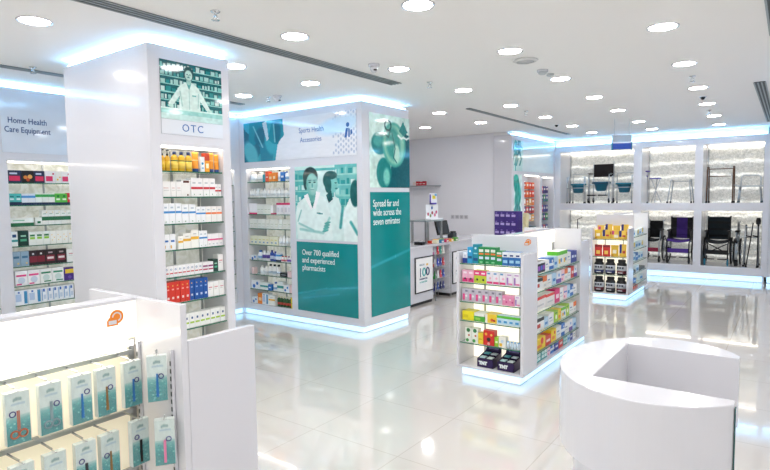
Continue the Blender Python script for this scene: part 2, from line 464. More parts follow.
MB().box(.04, 4.2, .03, .06, BZ1+.001, BZ1+.02, LED).build('light_strip', bt)
MB().box(0, 4.23, .05, BD, 0, BZ0, WHITE).build('plinth', bt)
MB().box(.03, 4.2, .04, .049, .012, BZ0-.004, TOE).build('toe_light', bt)
t = thing('wall_panel', 'plain white lit wall panel at the right end of the back wall display', 'wall panel', (-.34, BY, 0))
MB().box(.001, .63, .02, BD, .125, BZ1, WHITE).build('panel_body', t)
cove(t, .001, .63, .02, BD, BZ1, 'f'); toe(t, .001, .63, .02, BD, 'f', .125)

# ------------------------------------------------------------------ gondolas
def gondola(label, xr, y0, y1, w, spine_h, side_h, side_z, end_z, near_cap=True, far_cap=True, cap=.33, group=None, end_back=None):
    """free standing gondola along y; origin = right near floor corner; local x is negative to the left"""
    t = thing('display_gondola', label, 'display gondola', (xr, y0, 0), 0, group)
    L = y1-y0; th = .028; sx = -w/2
    ya, yb = (cap if near_cap else 0), L-(cap if far_cap else 0)
    MB().box(-w, 0, 0, L, .09, .115, WHITE).build('base_deck', t, bevel=.003)
    toe(t, -w, 0, 0, L, 'flrb')
    MB().box(-w, 0, ya, ya+th, .115, spine_h, WHITE).build('end_board', t, bevel=.003)
    MB().box(-w, 0, yb-th, yb, .115, spine_h, WHITE).build('end_board', t, bevel=.003)
    for on, c0, c1 in ((near_cap, 0, cap), (far_cap, L-cap, L)):
        if not on: continue
        MB().box(-th, 0, c0+.001, c1-.001, .115, side_h, WHITE).build('side_panel', t, bevel=.003)
        MB().box(-w, -w+th, c0+.001, c1-.001, .115, side_h, WHITE).build('side_panel', t, bevel=.003)
    MB().box(sx-.015, sx+.015, ya+th, yb-th, .115, spine_h-.16, BACKL2 if not near_cap else BACKLIT).build('back_panel', t)
    MB().box(sx-.04, sx+.04, ya+th, yb-th, spine_h-.16, spine_h-.012, BACKLIT).box(sx-.042, sx+.042, ya+th, yb-th, spine_h-.012, spine_h, WHITE).build('light_header', t)
    n = max(2, int((yb-ya)/.7)+1)
    for i in range(n):
        y = ya+th+.02+(yb-ya-2*th-.04)*i/(n-1)
        for s in (-1, 1):
            MB().box(sx+s*.022-.006, sx+s*.022+.006, y-.012, y+.012, .13, spine_h-.17, STEEL).build('upright', t)
    if near_cap:
        MB().box(-w+th, -th, ya-.008, ya-.001, .12, spine_h-.2, BACKLIT).build('back_panel', t)
        for ux in (-w+.16, -.16): MB().box(ux-.008, ux+.008, ya-.02, ya-.009, .12, spine_h-.22, STEEL).build('upright', t)
    for z in side_z:
        for s in (-1, 1):
            xa, xb = (sx+.032, -.012) if s > 0 else (-w+.012, sx-.032)
            fm = {5: GEDGE} if s > 0 else {4: GEDGE}
            MB().box(xa, xb, ya+th+.003, yb-th-.003, z-.012, z, SHELFG, fm=fm).build('shelf', t)
    if near_cap:
        for z in end_z:
            MB().box(-w+th+.002, -th-.002, .012, ya-.022, z-.010, z, SHELFG, fm={2: GEDGE}).build('shelf', t)
    return t
ISL_S = [1.02, .846, .639, .431, .233]; ISL_E = [1.134, .945, .755, .565, .343]
gondola('long white island gondola with lit header and cartons on glass shelves', -1.97, 4.84, 6.92, .70, 1.40, 1.25, ISL_S, ISL_E)
J_E = [1.03, .73, .42]; J_S = [1.05, .82, .6, .4, .2]
gondola('smaller white gondola with pouches and black supplement jars behind the long island', -2.16, 9.82, 11.35, .62, 1.44, 1.22, J_S, J_E, far_cap=False)
ng = gondola('white gondola in the left foreground hung with teal clear packs', -1.855, -1.0, 1.57, .70, 1.40, 1.255, [], [], near_cap=False, far_cap=True)

# foreground gondola hanging rails (world: back panel face x = -2.19)
for k, z in enumerate((1.18, .935, .69, .45)):
    r = MB().box(-.318, -.306, .05, 2.19, z-.009, z+.009, STEEL)
    for j in range(8): r.box(-.334, -.318, .25+j*.26, .27+j*.26, z-.012, z+.012, STEEL)
    r.build('hanging_rail', ng)
MB().box(-.335, -.318, .03, 2.2, 1.203, 1.222, LEDW).build('light_strip', ng)
for ux in (-.29, -.055): 
    u = MB().box(ux-.006, ux+.006, 2.198, 2.21, .14, 1.22, WHITE)
    for j in range(34): u.box(ux-.0035, ux+.0035, 2.1965, 2.1979, .17+j*.03, .188+j*.03, DKSLOT)
    u.build('slotted_upright', ng)
def gondola_logo(t, x, y, z, face, s=1.):
    OR = mat('orange_print', '#f08a2c', .4)
    mb = MB()
    def R(u0, u1, v0, v1, d, m):
        if face == '-y': mb.box(x+u0*s, x+u1*s, y-d, y, z+v0*s, z+v1*s, m)
        else: mb.box(x, x+d, y+u0*s, y+u1*s, z+v0*s, z+v1*s, m)
    def P(pts, d, m):
        q = [(a*s+(x if face == '-y' else y), b*s+z) for a, b in pts]
        if face == '-y': mb.prism(q, y-d, y, m, 'y')
        else: mb.prism(q, x, x+d, m, 'x')
    P([(.04+.028*math.cos(a), .034+.028*math.sin(a)) for a in [i*PI/10 for i in range(20)]], .0008, OR)
    P([(.04+.019*math.cos(a), .034+.019*math.sin(a)) for a in [i*PI/10 for i in range(20)]], .0012, WHITE)
    P([(.04+.014*math.cos(a), .034+.014*math.sin(a)) for a in [i*PI/10 for i in range(20)]], .0014, OR)
    P([(0, 0), (.044, 0), (.044, .034), (.01, .034), (0, .022)], .0016, OR)
    P([(.006, .006), (.038, .006), (.038, .022), (.006, .022)], .002, WHITE)
    o = mb.build('orange_card_logo', t); o['label'] = 'orange card and disc logo'
gondola_logo(ng, -.3095, 2.09, 1.30, '+x')
isl = [o for o in bpy.data.objects if o.get('label', '').startswith('long white island')][0]
gondola_logo(isl, -.125, .329, 1.31, '-y')

# ------------------------------------------------------------------ kiosk
def ell_pt(a, ax, ay): return (-.41+ax*math.cos(a), 2.45+ay*math.sin(a))
kt = thing('reception_kiosk', 'white gloss oval kiosk with a square well, open on its right side', 'counter', (-.41, 2.45, 0))
def kiosk_ring(ax, ay, xo, yi0, yi1, xi, n=96):
    a0 = math.acos((xo+.41)/ax)
    out = [ell_pt(a0+(2*PI-2*a0)*i/n, ax, ay) for i in range(n+1)]
    inn = [(xo, yi0), (xi, yi0), (xi, yi1), (xo-.025, yi1)]
    out = [(x-(.025 if y > 2.45 else 0)*max(0, (x+.41)/.28)**4, y) for x, y in out]
    return [(p[0]+.41, p[1]-2.45) for p in out+inn]
def ring_solid(name, pts, z0, z1, m, bev):
    n = len(pts); vs = [(x, y, z0) for x, y in pts]+[(x, y, z1) for x, y in pts]
    fs = [tuple(range(n))[::-1], tuple(range(n, 2*n))]+[(i, (i+1) % n, n+(i+1) % n, n+i) for i in range(n)]
    return MB().add(vs, fs, m).build(name, kt, bevel=bev)
ring_solid('kiosk_body', kiosk_ring(.38, .48, -.13, 2.168, 2.735, -.60), .80, 1.10, WHITE, .004)
ring_solid('kiosk_base', kiosk_ring(.325, .425, -.15, 2.20, 2.70, -.57), .06, .7995, WHITE, 0)
MB().box(-.175, .26, -.245, .245, .0, .10, WHITE).build('kiosk_floor', kt)
ring_solid('kick_plinth', kiosk_ring(.30, .40, -.16, 2.22, 2.68, -.55), 0, .0595, STEEL, 0)
TG = mat('tinted_glass', '#2f5a58', .08)
MB().box(.2805, .2845, -.328, -.300, .02, 1.085, TG).build('glass_edge', kt)

# ------------------------------------------------------------------ tills
DK = mat('dark_skirting', '#202226', .4)
def till(label, y0, y1):
    t = thing('checkout_counter', label, 'counter', (-4.91, y0, 0))
    L = y1-y0
    MB().box(-.62, 0, 0, L, .05, .95, WHITE).build('counter_body', t, bevel=.003)
    MB().box(-.60, -.02, .01, L-.01, 0, .0495, DK).build('skirting', t)
    MB().box(-.64, .015, -.001, L+.001, .951, .985, WHITE).build('worktop', t, bevel=.003)
    return t
till('white checkout counter next to the teal posters, framed 100 sign on its front', 6.72, 8.08)
till('second white checkout counter partly behind the island gondola', 8.66, 10.1)
for y0, lb in ((7.50, 'white framed sign with 100 on the front of the first checkout counter'), (8.735, 'white framed sign with 100 on the second checkout counter, half hidden')):
    t = thing('framed_sign', lb, 'sign', (-4.908, y0, .205))
    MB().box(0, .014, 0, .56, 0, .595, mat('black_frame', '#1a2024', .3)).build('sign_frame', t)
    MB().box(.0141, .016, .02, .54, .02, .575, mat('white_card', '#fafafa', .4)).build('sign_panel', t)
    NAVY = mat('navy_print', '#28306c', .4); TEAL = mat('teal_print', '#3fb0ae', .4); GR = mat('grey_print', '#8a97a5', .4); YE = mat('yellow_print', '#f1c76a', .4)
    text('lettering', '1', .20, NAVY, t, (.0162, .115, .27), '+x', xs=.75, bold=.006)
    for yy, m in ((.26, TEAL), (.375, NAVY)):
        ring = MB(); pts = []
        for k in range(20):
            a = 2*PI*k/20; pts.append((.0168, yy+.043*math.cos(a), .342+.062*math.sin(a)))
        ring.tube(pts, .0115, m, 6, closed=True).build('digit_zero', t)
    text('lettering', 'HEALTH', .042, GR, t, (.0162, .12, .45), '+x', bold=.001)
    MB().box(.0162, .0172, .33, .39, .44, .475, YE).build('yellow_mark', t)
    text('lettering', 'PHARMACIES', .042, NAVY, t, (.0162, .12, .215), '+x', bold=.001)
    text('lettering', '& COUNTING', .036, TEAL, t, (.0162, .13, .165), '+x', bold=.001)
# ------------------------------------------------------------------ posters
def poster(name, label, cv, w, h, face, loc, lift=.006, group=None):
    t = thing(name, label, 'poster', loc, 0, group)
    if face == '-y': 
        MB().box(0, w, -lift+.001, 0, 0, h, WHITE).build('backing', t)
        off = (0, -lift, 0)
    else:
        MB().box(0, lift-.001, 0, w, 0, h, WHITE).build('backing', t)
        off = (lift, 0, 0)
    o = bpy.data.objects.new('printed_face', print_mesh(cv, w, h, face, 'printed_face')); COL.objects.link(o); o.parent = t; o.location = off
    return t
T1, T2, T3, T4 = '#075c62', '#1f9494', '#8fd3cc', '#e4f5ef'
def shelves_bg(cv, x0, x1, y0, y1, seed, n=5, base=T1):
    r = np.random.default_rng(seed)
    cv.poly([(x0, y0), (x1, y0), (x1, y1), (x0, y1)], base)
    for j in range(n):
        ya = y0+(y1-y0)*j/n; yb = y0+(y1-y0)*(j+1)/n
        cv.poly([(x0, ya), (x1, ya), (x1, ya+(yb-ya)*.14), (x0, ya+(yb-ya)*.14)], T3)
        x = x0
        while x < x1-.03:
            w = r.uniform(.03, .08); hh = r.uniform(.45, .8)
            cv.poly([(x+.008, ya+(yb-ya)*.16), (min(x+w, x1), ya+(yb-ya)*.16), (min(x+w, x1), ya+(yb-ya)*(.16+hh*.8)), (x+.008, ya+(yb-ya)*(.16+hh*.8))], ['#bfe6de', T4, T2, T3][r.integers(4)], .85)
            x += w+.012
    return cv

# OTC poster: pharmacist leaning on a counter in front of shelves, OTC strip below
cv = Canvas(120, 120, T1)
shelves_bg(cv, 0, 1, .18, 1, 5, 6)
cv.ell(.44, .80, .075, .115, '#3a2f2a', .2, op=.0)
cv.poly([(.30, .60), (.40, .68), (.50, .68), (.60, .60), (.72, .38), (.80, .22), (.74, .20), (.62, .38), (.62, .18), (.28, .18), (.29, .42), (.2, .27), (.13, .22), (.11, .27), (.22, .46)], '#d9efe9')
cv.poly([(.40, .68), (.445, .54), (.49, .68)], '#5aa7a0')
cv.ell(.445, .70, .035, .06, '#9fcfc6', .2)
cv.ell(.445, .83, .078, .115, '#174e50', .12)
cv.ell(.445, .80, .055, .085, '#b9ddd3', .15)
cv.ell(.422, .815, .010, .007, '#20585a', .3); cv.ell(.468, .815, .010, .007, '#20585a', .3)
cv.ell(.445, .795, .008, .018, '#8cc0b6', .3); cv.ell(.445, .765, .022, .006, '#2f7476', .3)
cv.line((.445, .52), (.445, .2), .006, '#9ccbc4'); cv.line((.30, .50), (.33, .25), .008, '#a5cfc9'); cv.line((.60, .50), (.585, .25), .008, '#a5cfc9')
cv.poly([(.49, .47), (.56, .47), (.56, .44), (.49, .44)], '#6fb5af')
cv.ell(.15, .235, .04, .025, '#b9ddd3', .2); cv.ell(.78, .215, .04, .025, '#b9ddd3', .2)
cv.poly([(0, .1), (1, .1), (1, .2), (0, .2)], '#9ad2cb'); cv.poly([(0, .175), (1, .175), (1, .2), (0, .2)], '#d4efe9')
cv.poly([(0, 0), (1, 0), (1, .1), (0, .1)], '#c2e2de'); cv.noise(.05, 30, 2)
poster('wall_poster', 'teal photo of a pharmacist in a white coat above the OTC lettering', cv, .595, .47, '+x', (-4.098, 2.572, 2.452))
t = thing('sign_panel', 'pale grey panel with blue OTC lettering over the column shelves', 'sign', (-4.098, 2.572, 2.33))
MB().box(0, .005, 0, .595, 0, .12, mat('frosted_panel', '#dfe3ea', .12)).build('panel_face', t)
text('lettering', 'OTC', .088, mat('blue_print', '#2a63a8', .4), t, (.0052, .185, .032), '+x', spacing=1.25)

# sports health banner
cv = Canvas(220, 64, '#e9eaee')
cv.poly([(0, 0), (.31, 0), (.34, .5), (.40, .6), (.37, 1), (0, 1)], '#2fa3b4')
cv.noise(.02, 12, 4)
cv.poly([(.0, 0), (.12, 0), (.18, .3), (.10, .6), (.02, .8), (0, .9)], '#1c6f84'); cv.ell(.07, .22, .05, .28, '#5cbcc6', .4, 30)
cv.poly([(.06, 1), (.05, .55), (.10, .40), (.18, .62), (.22, 1)], '#1590a0'); cv.poly([(.17, 0), (.16, .45), (.24, .7), (.30, .3), (.28, 0)], '#1d8aa2')
cv.ell(.17, .63, .05, .2, '#0e6f86', .3, -40); cv.ell(.27, .5, .05, .3, '#38afc0', .3, 10)
cv.poly([(.24, .55), (.29, 1), (.40, 1), (.385, .55), (.35, .38), (.29, .42)], '#158fa2'); cv.poly([(.19, .95), (.23, .5), (.25, .55), (.23, 1)], '#c8dfe4')
cv.ell(.33, .70, .03, .22, '#0d6d84', .4); cv.line((.10, .9), (.19, .35), .006, '#74cad2'); cv.line((.30, .9), (.31, .45), .006, '#74cad2')
cv.poly([(.41, 0), (1, 0), (1, 1), (.385, 1), (.395, .6), (.345, .45)], '#e9eaee')
cv.poly([(.31, 0), (.41, 0), (.40, .5), (.345, .45)], '#e9eaee')
for i in range(14):
    for j in range(8):
        if i > 3+(j % 3): cv.ell(.74+i*.02, .08+j*.125+(i % 2)*.05, .006, .03, '#b9c3d6', .4)
cv.ell(.86, .70, .14, .16, '#cfe9fb', .5, 8, .8)
cv.noise(.012, 30, 6)
t = poster('wall_banner', 'wide banner reading Sports Health Accessories on the corner column', cv, 2.205, .585, '-y', (-6.752, 5.615, 2.345))
BLU = mat('blue_print', '#2a63a8', .4)
text('lettering', 'Sports Health', .098, BLU, t, (1.17, -.0065, .355), '-y', xs=.86)
text('lettering', 'Accessories', .098, BLU, t, (1.19, -.0065, .225), '-y', xs=.86)
lg = MB(); lx, lz = 2.01, .235
lg.prism([(lx+.05+.028*math.cos(a*PI/8), lz+.165+.03*math.sin(a*PI/8)) for a in range(16)], -.0075, -.0062, BLU, 'y')
lg.prism([(lx-.01, lz), (lx+.03, lz), (lx+.055, lz+.12), (lx+.02, lz+.12)], -.0075, -.0062, BLU, 'y')
lg.prism([(lx+.06, lz), (lx+.085, lz), (lx+.085, lz+.11), (lx+.06, lz+.12)], -.0075, -.0062, BLU, 'y')
lg.prism([(lx+.095, lz+.02), (lx+.13, lz+.05), (lx+.12, lz+.10), (lx+.095, lz+.09)], -.0075, -.0062, BLU, 'y')
lg.build('round_headed_logo', t)

# two pharmacists photo
cv = Canvas(130, 118, '#cfeee8')
shelves_bg(cv, 0, .30, .35, .95, 8, 4, '#4fb3b0'); shelves_bg(cv, .66, 1, .45, 1, 9, 4, '#6cc0bd')
cv.poly([(.30, .35), (.66, .35), (.66, 1), (.30, 1)], '#d8f1ec'); cv.poly([(.3, .93), (.68, .93), (.68, .97), (.3, .97)], '#58b6b3')
# second person in profile
cv.poly([(.52, .52), (.60, .62), (.72, .56), (.80, .30), (.80, 0), (.55, 0)], '#dff3ee')
cv.poly([(.55, .66), (.64, .66), (.65, .58), (.56, .56)], '#5db0aa'); cv.ell(.585, .80, .105, .115, '#155a5c', .12); cv.ell(.64, .745, .062, .105, '#7cc8c1', .12, -6); cv.ell(.555, .74, .05, .10, '#17605f', .15); cv.ell(.705, .735, .014, .022, '#8fd0c9', .3); cv.ell(.675, .765, .016, .007, '#1b5b5c', .4); cv.ell(.685, .69, .02, .008, '#2b7a78', .4); cv.ell(.60, .865, .09, .05, '#155a5c', .2)
cv.poly([(.52, .60), (.60, .68), (.63, .55), (.56, .50)], '#1b5b5c')
# third sliver on the right
cv.poly([(.80, 0), (.78, .35), (.88, .55), (1, .60), (1, 0)], '#e9f8f4'); cv.ell(.97, .62, .07, .16, '#1b6264', .15)
cv.line((.78, .45), (.74, .18), .02, '#3f9c9a'); cv.line((.90, .25), (1, .10), .02, '#4aa5a2')
# first person
cv.poly([(.03, 0), (.01, .38), (.04, .50), (.20, .60), (.36, .62), (.50, .58), (.57, .40), (.62, .05), (.62, 0)], '#e8f8f3')
cv.poly([(.20, .62), (.29, .42), (.37, .64)], '#2a8482'); cv.ell(.29, .60, .06, .09, '#6fb9b1', .12)
cv.ell(.265, .855, .118, .125, '#07373b', .1); cv.ell(.19, .79, .04, .10, '#10494c', .2); cv.poly([(.24, .66), (.35, .66), (.37, .58), (.29, .50), (.22, .58)], '#63b0a8')
cv.ell(.288, .755, .088, .138, '#7cc2b9', .12); cv.ell(.315, .75, .05, .10, '#a6dad1', .6); cv.ell(.30, .83, .06, .035, '#9ad2c9', .6); cv.ell(.205, .75, .014, .03, '#62aea6', .3)
cv.ell(.255, .782, .017, .0075, '#0f4547', .5); cv.ell(.335, .782, .017, .0075, '#0f4547', .5)
cv.ell(.255, .808, .024, .005, '#2b6f70', .6); cv.ell(.335, .808, .024, .005, '#2b6f70', .6)
cv.ell(.297, .738, .010, .022, '#62aea6', .6); cv.ell(.295, .690, .022, .006, '#cfeae4', .5); cv.ell(.295, .681, .024, .004, '#4f9a96', .6)
cv.poly([(.15, .60), (.22, .63), (.29, .43), (.27, .40)], '#ffffff'); cv.poly([(.43, .64), (.36, .66), (.31, .43), (.34, .42)], '#ffffff')
cv.line((.04, .25), (.10, .40), .01, '#8cc7c0'); cv.line((.08, .14), (.46, .10), .018, '#9dd2cb'); cv.line((.46, .10), (.57, .30), .018, '#9dd2cb'); cv.line((.06, .22), (.30, .13), .014, '#9dd2cb')
for i in range(4): cv.ell(.50+.012*i, .13+.035*i, .045, .014, '#5fb0a8', .3, 12)
cv.poly([(.36, .375), (.46, .365), (.46, .345), (.36, .355)], '#4b8f90')
cv.noise(.04, 26, 3)
poster('wall_poster', 'teal photo of two pharmacists with folded arms on the corner column', cv, 1.13, 1.02, '-y', (-5.681, 5.615, 1.215))

def teal_plain(w, h, seed, streaks):
    cv = Canvas(w, h, '#028a8c')
    cv.noise(.012, 6, seed)
    for p, q, c, o in streaks: cv.line(p, q, .012, c, o)
    return cv
cv = teal_plain(90, 80, 3, [((0, .24), (.5, .36), '#3fb6cf', .55), ((.5, .36), (1, .42), '#3fb6cf', .4), ((.1, .18), (.7, .30), '#2ba5c6', .4)])
t = poster('wall_poster', 'plain teal panel reading Over 700 qualified and experienced pharmacists', cv, 1.118, .985, '-y', (-5.675, 5.615, .197))
LW = mat('white_print', '#f2fbfa', .4)
for k, s in enumerate(('Over 700 qualified', 'and experienced', 'pharmacists')):
    text('lettering', s, .112, LW, t, (.105, -.0065, .80-k*.108), '-y', xs=.82)

# stethoscope and fruit-like pestle picture on the right face (generic still life in teal)
cv = Canvas(84, 84, '#d5efe6')
cv.noise(.10, 9, 5); cv.noise(.06, 22, 6)
cv.poly([(.35, 0), (1, 0), (1, .75), (.80, .80), (.62, .55), (.50, .25)], '#12606c')
cv.ell(.24, .60, .18, .14, '#1a7f80', .15); cv.ell(.20, .63, .08, .06, '#3aa49f', .6)
cv.ell(.34, .20, .17, .20, '#1d8684', .12); cv.ell(.40, .15, .06, .09, '#7dd0c2', .6)
cv.ell(.60, .60, .28, .30, '#4fae9f', .10, 15); cv.ell(.60, .60, .235, .255, '#8fcdb9', .15, 15); cv.ell(.57, .62, .15, .19, '#3d9c93', .4, 15)
cv.ell(.66, .48, .06, .10, '#b9e3d2', .5)
for k in range(24):
    a = k*PI/12; b = a+PI/12
    cv.line((.445+.075*math.cos(a), .86+.07*math.sin(a)), (.445+.075*math.cos(b), .86+.07*math.sin(b)), .012, '#1b4f52')
cv.path([(.70, .74), (.78, .70), (.84, .72), (.92, .70), (1, .73)], .014, '#e8f7f2'); cv.path([(.42, .78), (.38, .73), (.46, .70), (.5, .8)], .012, '#2b6a6c')
cv.poly([(.72, .80), (.83, .95), (.95, .80), (.85, .74)], '#2a8a88'); cv.path([(.55, .75), (.62, .55), (.58, .42), (.66, .35)], .010, '#246f70')
cv.noise(.03, 40, 8)
poster('wall_poster', 'teal photo of round glass vessels on the right face of the corner column', cv, .945, .98, '+x', (-4.464, 5.760, 1.925))
cv = teal_plain(80, 140, 8, [((0, .40), (.6, .46), '#46bcd6', .5), ((.6, .46), (1, .50), '#46bcd6', .5)])
t = poster('wall_poster', 'tall teal panel reading Spread far and wide across the seven emirates', cv, .940, 1.665, '+x', (-4.464, 5.762, .200))
for k, s in enumerate(('Spread far and', 'wide across the', 'seven emirates')):
    text('lettering', s, .135, LW, t, (.0065, .062, 1.47-k*.122), '+x', xs=.76)

# home health banner
cv = Canvas(110, 60, '#dde4ee'); cv.noise(.01, 10, 2)
for i in range(6):
    for j in range(7): cv.ell(.86+i*.025, .1+j*.13, .008, .02, '#b8c4d8', .4)
t = poster('wall_banner', 'pale banner reading Home Health Care Equipment above the left shelves', cv, 1.0, .66, '+x', (-6.868, 2.42, 2.33))
NB = mat('navy_blue_print', '#34507f', .4)
text('lettering', 'Home Health', .088, NB, t, (.0065, .065, .322), '+x', xs=.82, bold=.001)
text('lettering', 'Care Equipment', .088, NB, t, (.0065, .030, .222), '+x', xs=.80, bold=.001)

# side shelving header: runners in teal over a pale field, and a tall strip picture
def figure(cv, x, y, s, c):
    cv.ell(x, y+.44*s, .035*s, .05*s, c, .1)
    cv.line((x, y+.38*s), (x-.01, y+.12*s), .035*s, c); cv.line((x, y+.36*s), (x+.07*s, y+.22*s), .014*s, c); cv.line((x, y+.36*s), (x-.07*s, y+.20*s), .014*s, c)
    cv.line((x, y+.12*s), (x+.05*s, y-.15*s), .018*s, c); cv.line((x+.05*s, y-.15*s), (x+.01, y-.38*s), .014*s, c); cv.line((x, y+.12*s), (x-.06*s, y-.12*s), .018*s, c); cv.line((x-.06*s, y-.12*s), (x-.10*s, y-.38*s), .014*s, c)
cv = Canvas(150, 50, '#d8e6ea')
cv.poly([(0, 0), (.20, 0), (.22, 1), (0, 1)], '#bfe0de')
figure(cv, .055, .52, .9, '#1f8d90'); figure(cv, .13, .55, .95, '#17767f')
cv.line((.05, 1), (.045, 0), .01, '#3aa5a6'); cv.noise(.015, 16, 3)
poster('wall_banner', 'pale banner with teal dancing figures above the side shelving', cv, 2.34, .63, '+x', (-4.598, 10.72, 2.30))
cv = Canvas(40, 110, '#d9eeea')
cv.ell(.35, .78, .30, .20, '#1d9a90', .3, 10); cv.ell(.5, .5, .3, .22, '#249c93', .4, -10); cv.ell(.45, .2, .35, .13, '#1b8a8c', .3)
cv.ell(.25, .92, .22, .05, '#2faea0', .3); cv.noise(.12, 14, 4)
poster('wall_poster', 'narrow teal photo strip beside the hanging packs of the side shelving', cv, .44, .95, '+x', (-4.598, 10.74, 1.28))

# ------------------------------------------------------------------ ceiling fittings
GX = [-5.59, -4.43, -3.25, -2.09, -.93, .23]
GY = [-1.1, .35, 1.80, 3.24, 4.69, 6.14, 7.60, 9.06, 10.55, 12.0]
colname = {-5.59: 'first', -4.43: 'second', -3.25: 'third', -2.09: 'fourth', -.93: 'fifth', .23: 'sixth'}
lamp = None
def downlight():
    t = bpy.data.objects.new('downlight', None); COL.objects.link(t); t.empty_display_size = .1
    pts = [(.112, -.004), (.112, 0), (.098, 0), (.098, -.004)]
    MB().lathe([(.098, -.001), (.098, -.006), (.114, -.006), (.116, -.001)], WHITE, seg=28).build('trim_ring', t)
    MB().lathe([(.0, -.0068), (.094, -.0068), (.0965, -.002), (.0, -.002)], DIFF, seg=28).build('diffuser', t)
    return t
def dup(root, loc, rz=0):
    r = root.copy(); COL.objects.link(r); r.location = loc; r.rotation_euler = (0, 0, rz)
    for ch in list(root.children):
        c = ch.copy(); COL.objects.link(c); c.parent = r
        for g in list(ch.children):
            d = g.copy(); COL.objects.link(d); d.parent = c
    return r
ordn = ['first', 'second', 'third', 'fourth', 'fifth', 'sixth', 'seventh', 'eighth', 'ninth', 'tenth', 'eleventh', 'twelfth', 'thirteenth', 'fourteenth', 'fifteenth', 'sixteenth', 'seventeenth', 'eighteenth']
proto = downlight(); used = False
cols = {-5.59: [-1.1, .35, 1.80, 4.66, 7.60, 8.95], -4.43: [-1.1, .35, 1.81, 3.585, 4.64, 7.54, 9.0], -3.25: [-1.1, .35, 1.80, 3.24, 4.70, 6.13, 7.61, 9.10, 10.6, 12.0],
        -2.09: [-1.1, .35, 1.80, 3.24, 4.76, 6.23, 7.70, 9.13, 10.8, 12.2], -.93: [-1.1, .35, 1.80, 3.3, 4.83, 6.32, 7.85, 9.33, 10.84, 12.3], .23: [-1.1, .35, 1.80, 3.3, 4.8]}
DRIFT = {-5.59: (-5.59, 0), -4.43: (-4.42, -.012), -3.25: (-3.245, -.022), -2.09: (-2.075, -.029), -.93: (-.843, -.040), .23: (.3, -.04)}
for x, ys in cols.items():
    for k, y in enumerate(ys):
        o = proto if not used else dup(proto, (0, 0, 0)); used = True
        o.location = (DRIFT[x][0]+DRIFT[x][1]*max(0, y-4.8), y, CEIL)
        tag(o, 'round white downlight, %s from the back of the %s row from the left' % (ordn[len(ys)-1-k], colname[x]), 'ceiling light', 'downlights in rows across the ceiling')

def linear_vent(label, x, y0, y1, w=.11, n=3):
    t = thing('air_vent', label, 'ceiling vent', (x, y0, CEIL-.012))
    L = y1-y0
    MB().box(-w/2, w/2, 0, L, .006, .011, DKSLOT).build('backing', t)
    mb = MB()
    for i in range(n+1):
        xx = -w/2+w*i/n; mb.box(xx-.007, xx+.007, 0, L, 0, .0055, mat('vent_grey', '#9aa2a4', .4))
    mb.build('slats', t)
linear_vent('long dark slotted air vent crossing the ceiling past the OTC column', -3.686, -2.5, 5.289, .13)
linear_vent('long thin air vent in front of the side shelving', -3.888, 7.417, 12.024, .07, 2)
linear_vent('thin air vent along the ceiling above the left wall shelves', -6.100, -1, 5.068, .08, 2)
linear_vent('short slotted air vent at the top right corner of the frame', -0.125, 3.686, 5.621, .11)
linear_vent('slotted air vent at the far right near the back wall', -0.34, 7.9, 12.4, .11)
def sprinkler(label, x, y):
    t = thing('sprinkler', label, 'sprinkler', (x, y, CEIL))
    MB().lathe([(.035, -.001), (.03, -.008), (.012, -.012), (.010, -.03), (.014, -.034)], CHROME, seg=14).build('sprinkler_body', t)
    mb = MB().lathe([(.028, -.062), (.03, -.058), (.008, -.056)], CHROME, seg=14)
    for a in (0, 1): mb.tube([(.012*(1-2*a), 0, -.03), (.02*(1-2*a), 0, -.045), (.004*(1-2*a), 0, -.058)], .003, CHROME, 5)
    mb.build('deflector', t)
for (x, y, lb) in ((-3.243, 2.479, 'small chrome sprinkler high above the OTC column, top of frame'), (-5.943, 2.396, 'small sprinkler above the left wall shelves near the left edge'),
                   (-0.921, 7.039, 'small sprinkler in the right rows of downlights'), (-3.335, 8.256, 'small sprinkler just above the long thin vent'), (-5.436, 4.929, 'small sprinkler over the lit edge of the corner column'),
                   (-3.345, 5.455, 'small sprinkler right of the corner column glow'), (-1.078, 10.062, 'small dark sprinkler at the far right end, near the back wall')):
    sprinkler(lb, x, y)
def camera_fitting(label, x, y, tilt, dome=True):
    t = thing('security_camera', label, 'security camera', (x, y, CEIL), tilt)
    MB().lathe([(.055, -.001), (.055, -.02), (.045, -.026)], WHITE, seg=18).build('mount', t)
    MB().lathe([(.001, -.085), (.022, -.078), (.036, -.055), (.038, -.0265)], WHITE, seg=16).build('camera_head', t)
    MB().lathe([(.001, 0), (.018, .003), (.018, .012)], BLACK, c=(.02, -.025, -.07), seg=12).build('lens', t)
camera_fitting('white ceiling camera with dark lens beside the end of the long vent', -3.317, 4.377, .4)
camera_fitting('white ceiling camera over the lit front edge of the corner column', -5.270, 4.929, 1.2)
camera_fitting('white ceiling camera above the till alcove', -5.897, 8.799, .6)
# smoke detector, speaker grille
t = thing('ceiling_speaker', 'grey octagonal ceiling grille beside a downlight', 'ceiling grille', (-2.092, 5.160, CEIL), .3)
MB().lathe([(.12, -.001), (.12, -.012), (.10, -.02)], mat('grille_grey', '#d6d6d4', .5), seg=8).build('grille_rim', t)
MB().lathe([(.001, -.024), (.085, -.021)], mat('grille_dark', '#c2c3c3', .5), seg=16).build('grille_centre', t)
t = thing('smoke_detector', 'white smoke detector between two downlights of the fourth row', 'smoke detector', (-2.119, 5.685, CEIL))
MB().lathe([(.055, -.001), (.055, -.018)], WHITE, seg=18).build('detector_base', t)
MB().lathe([(.045, -.0185), (.045, -.035), (.03, -.048), (.001, -.05)], mat('detector_grey', '#c4c9cc', .4), seg=18).build('detector_cap', t)
t = thing('smoke_detector', 'small pale detector disc touching the downlight behind the smoke detector', 'smoke detector', (-2.119, 5.915, CEIL))
MB().lathe([(.04, -.001), (.04, -.02), (.02, -.03)], mat('detector_grey', '#c4c9cc', .4), seg=16).build('detector_base', t)
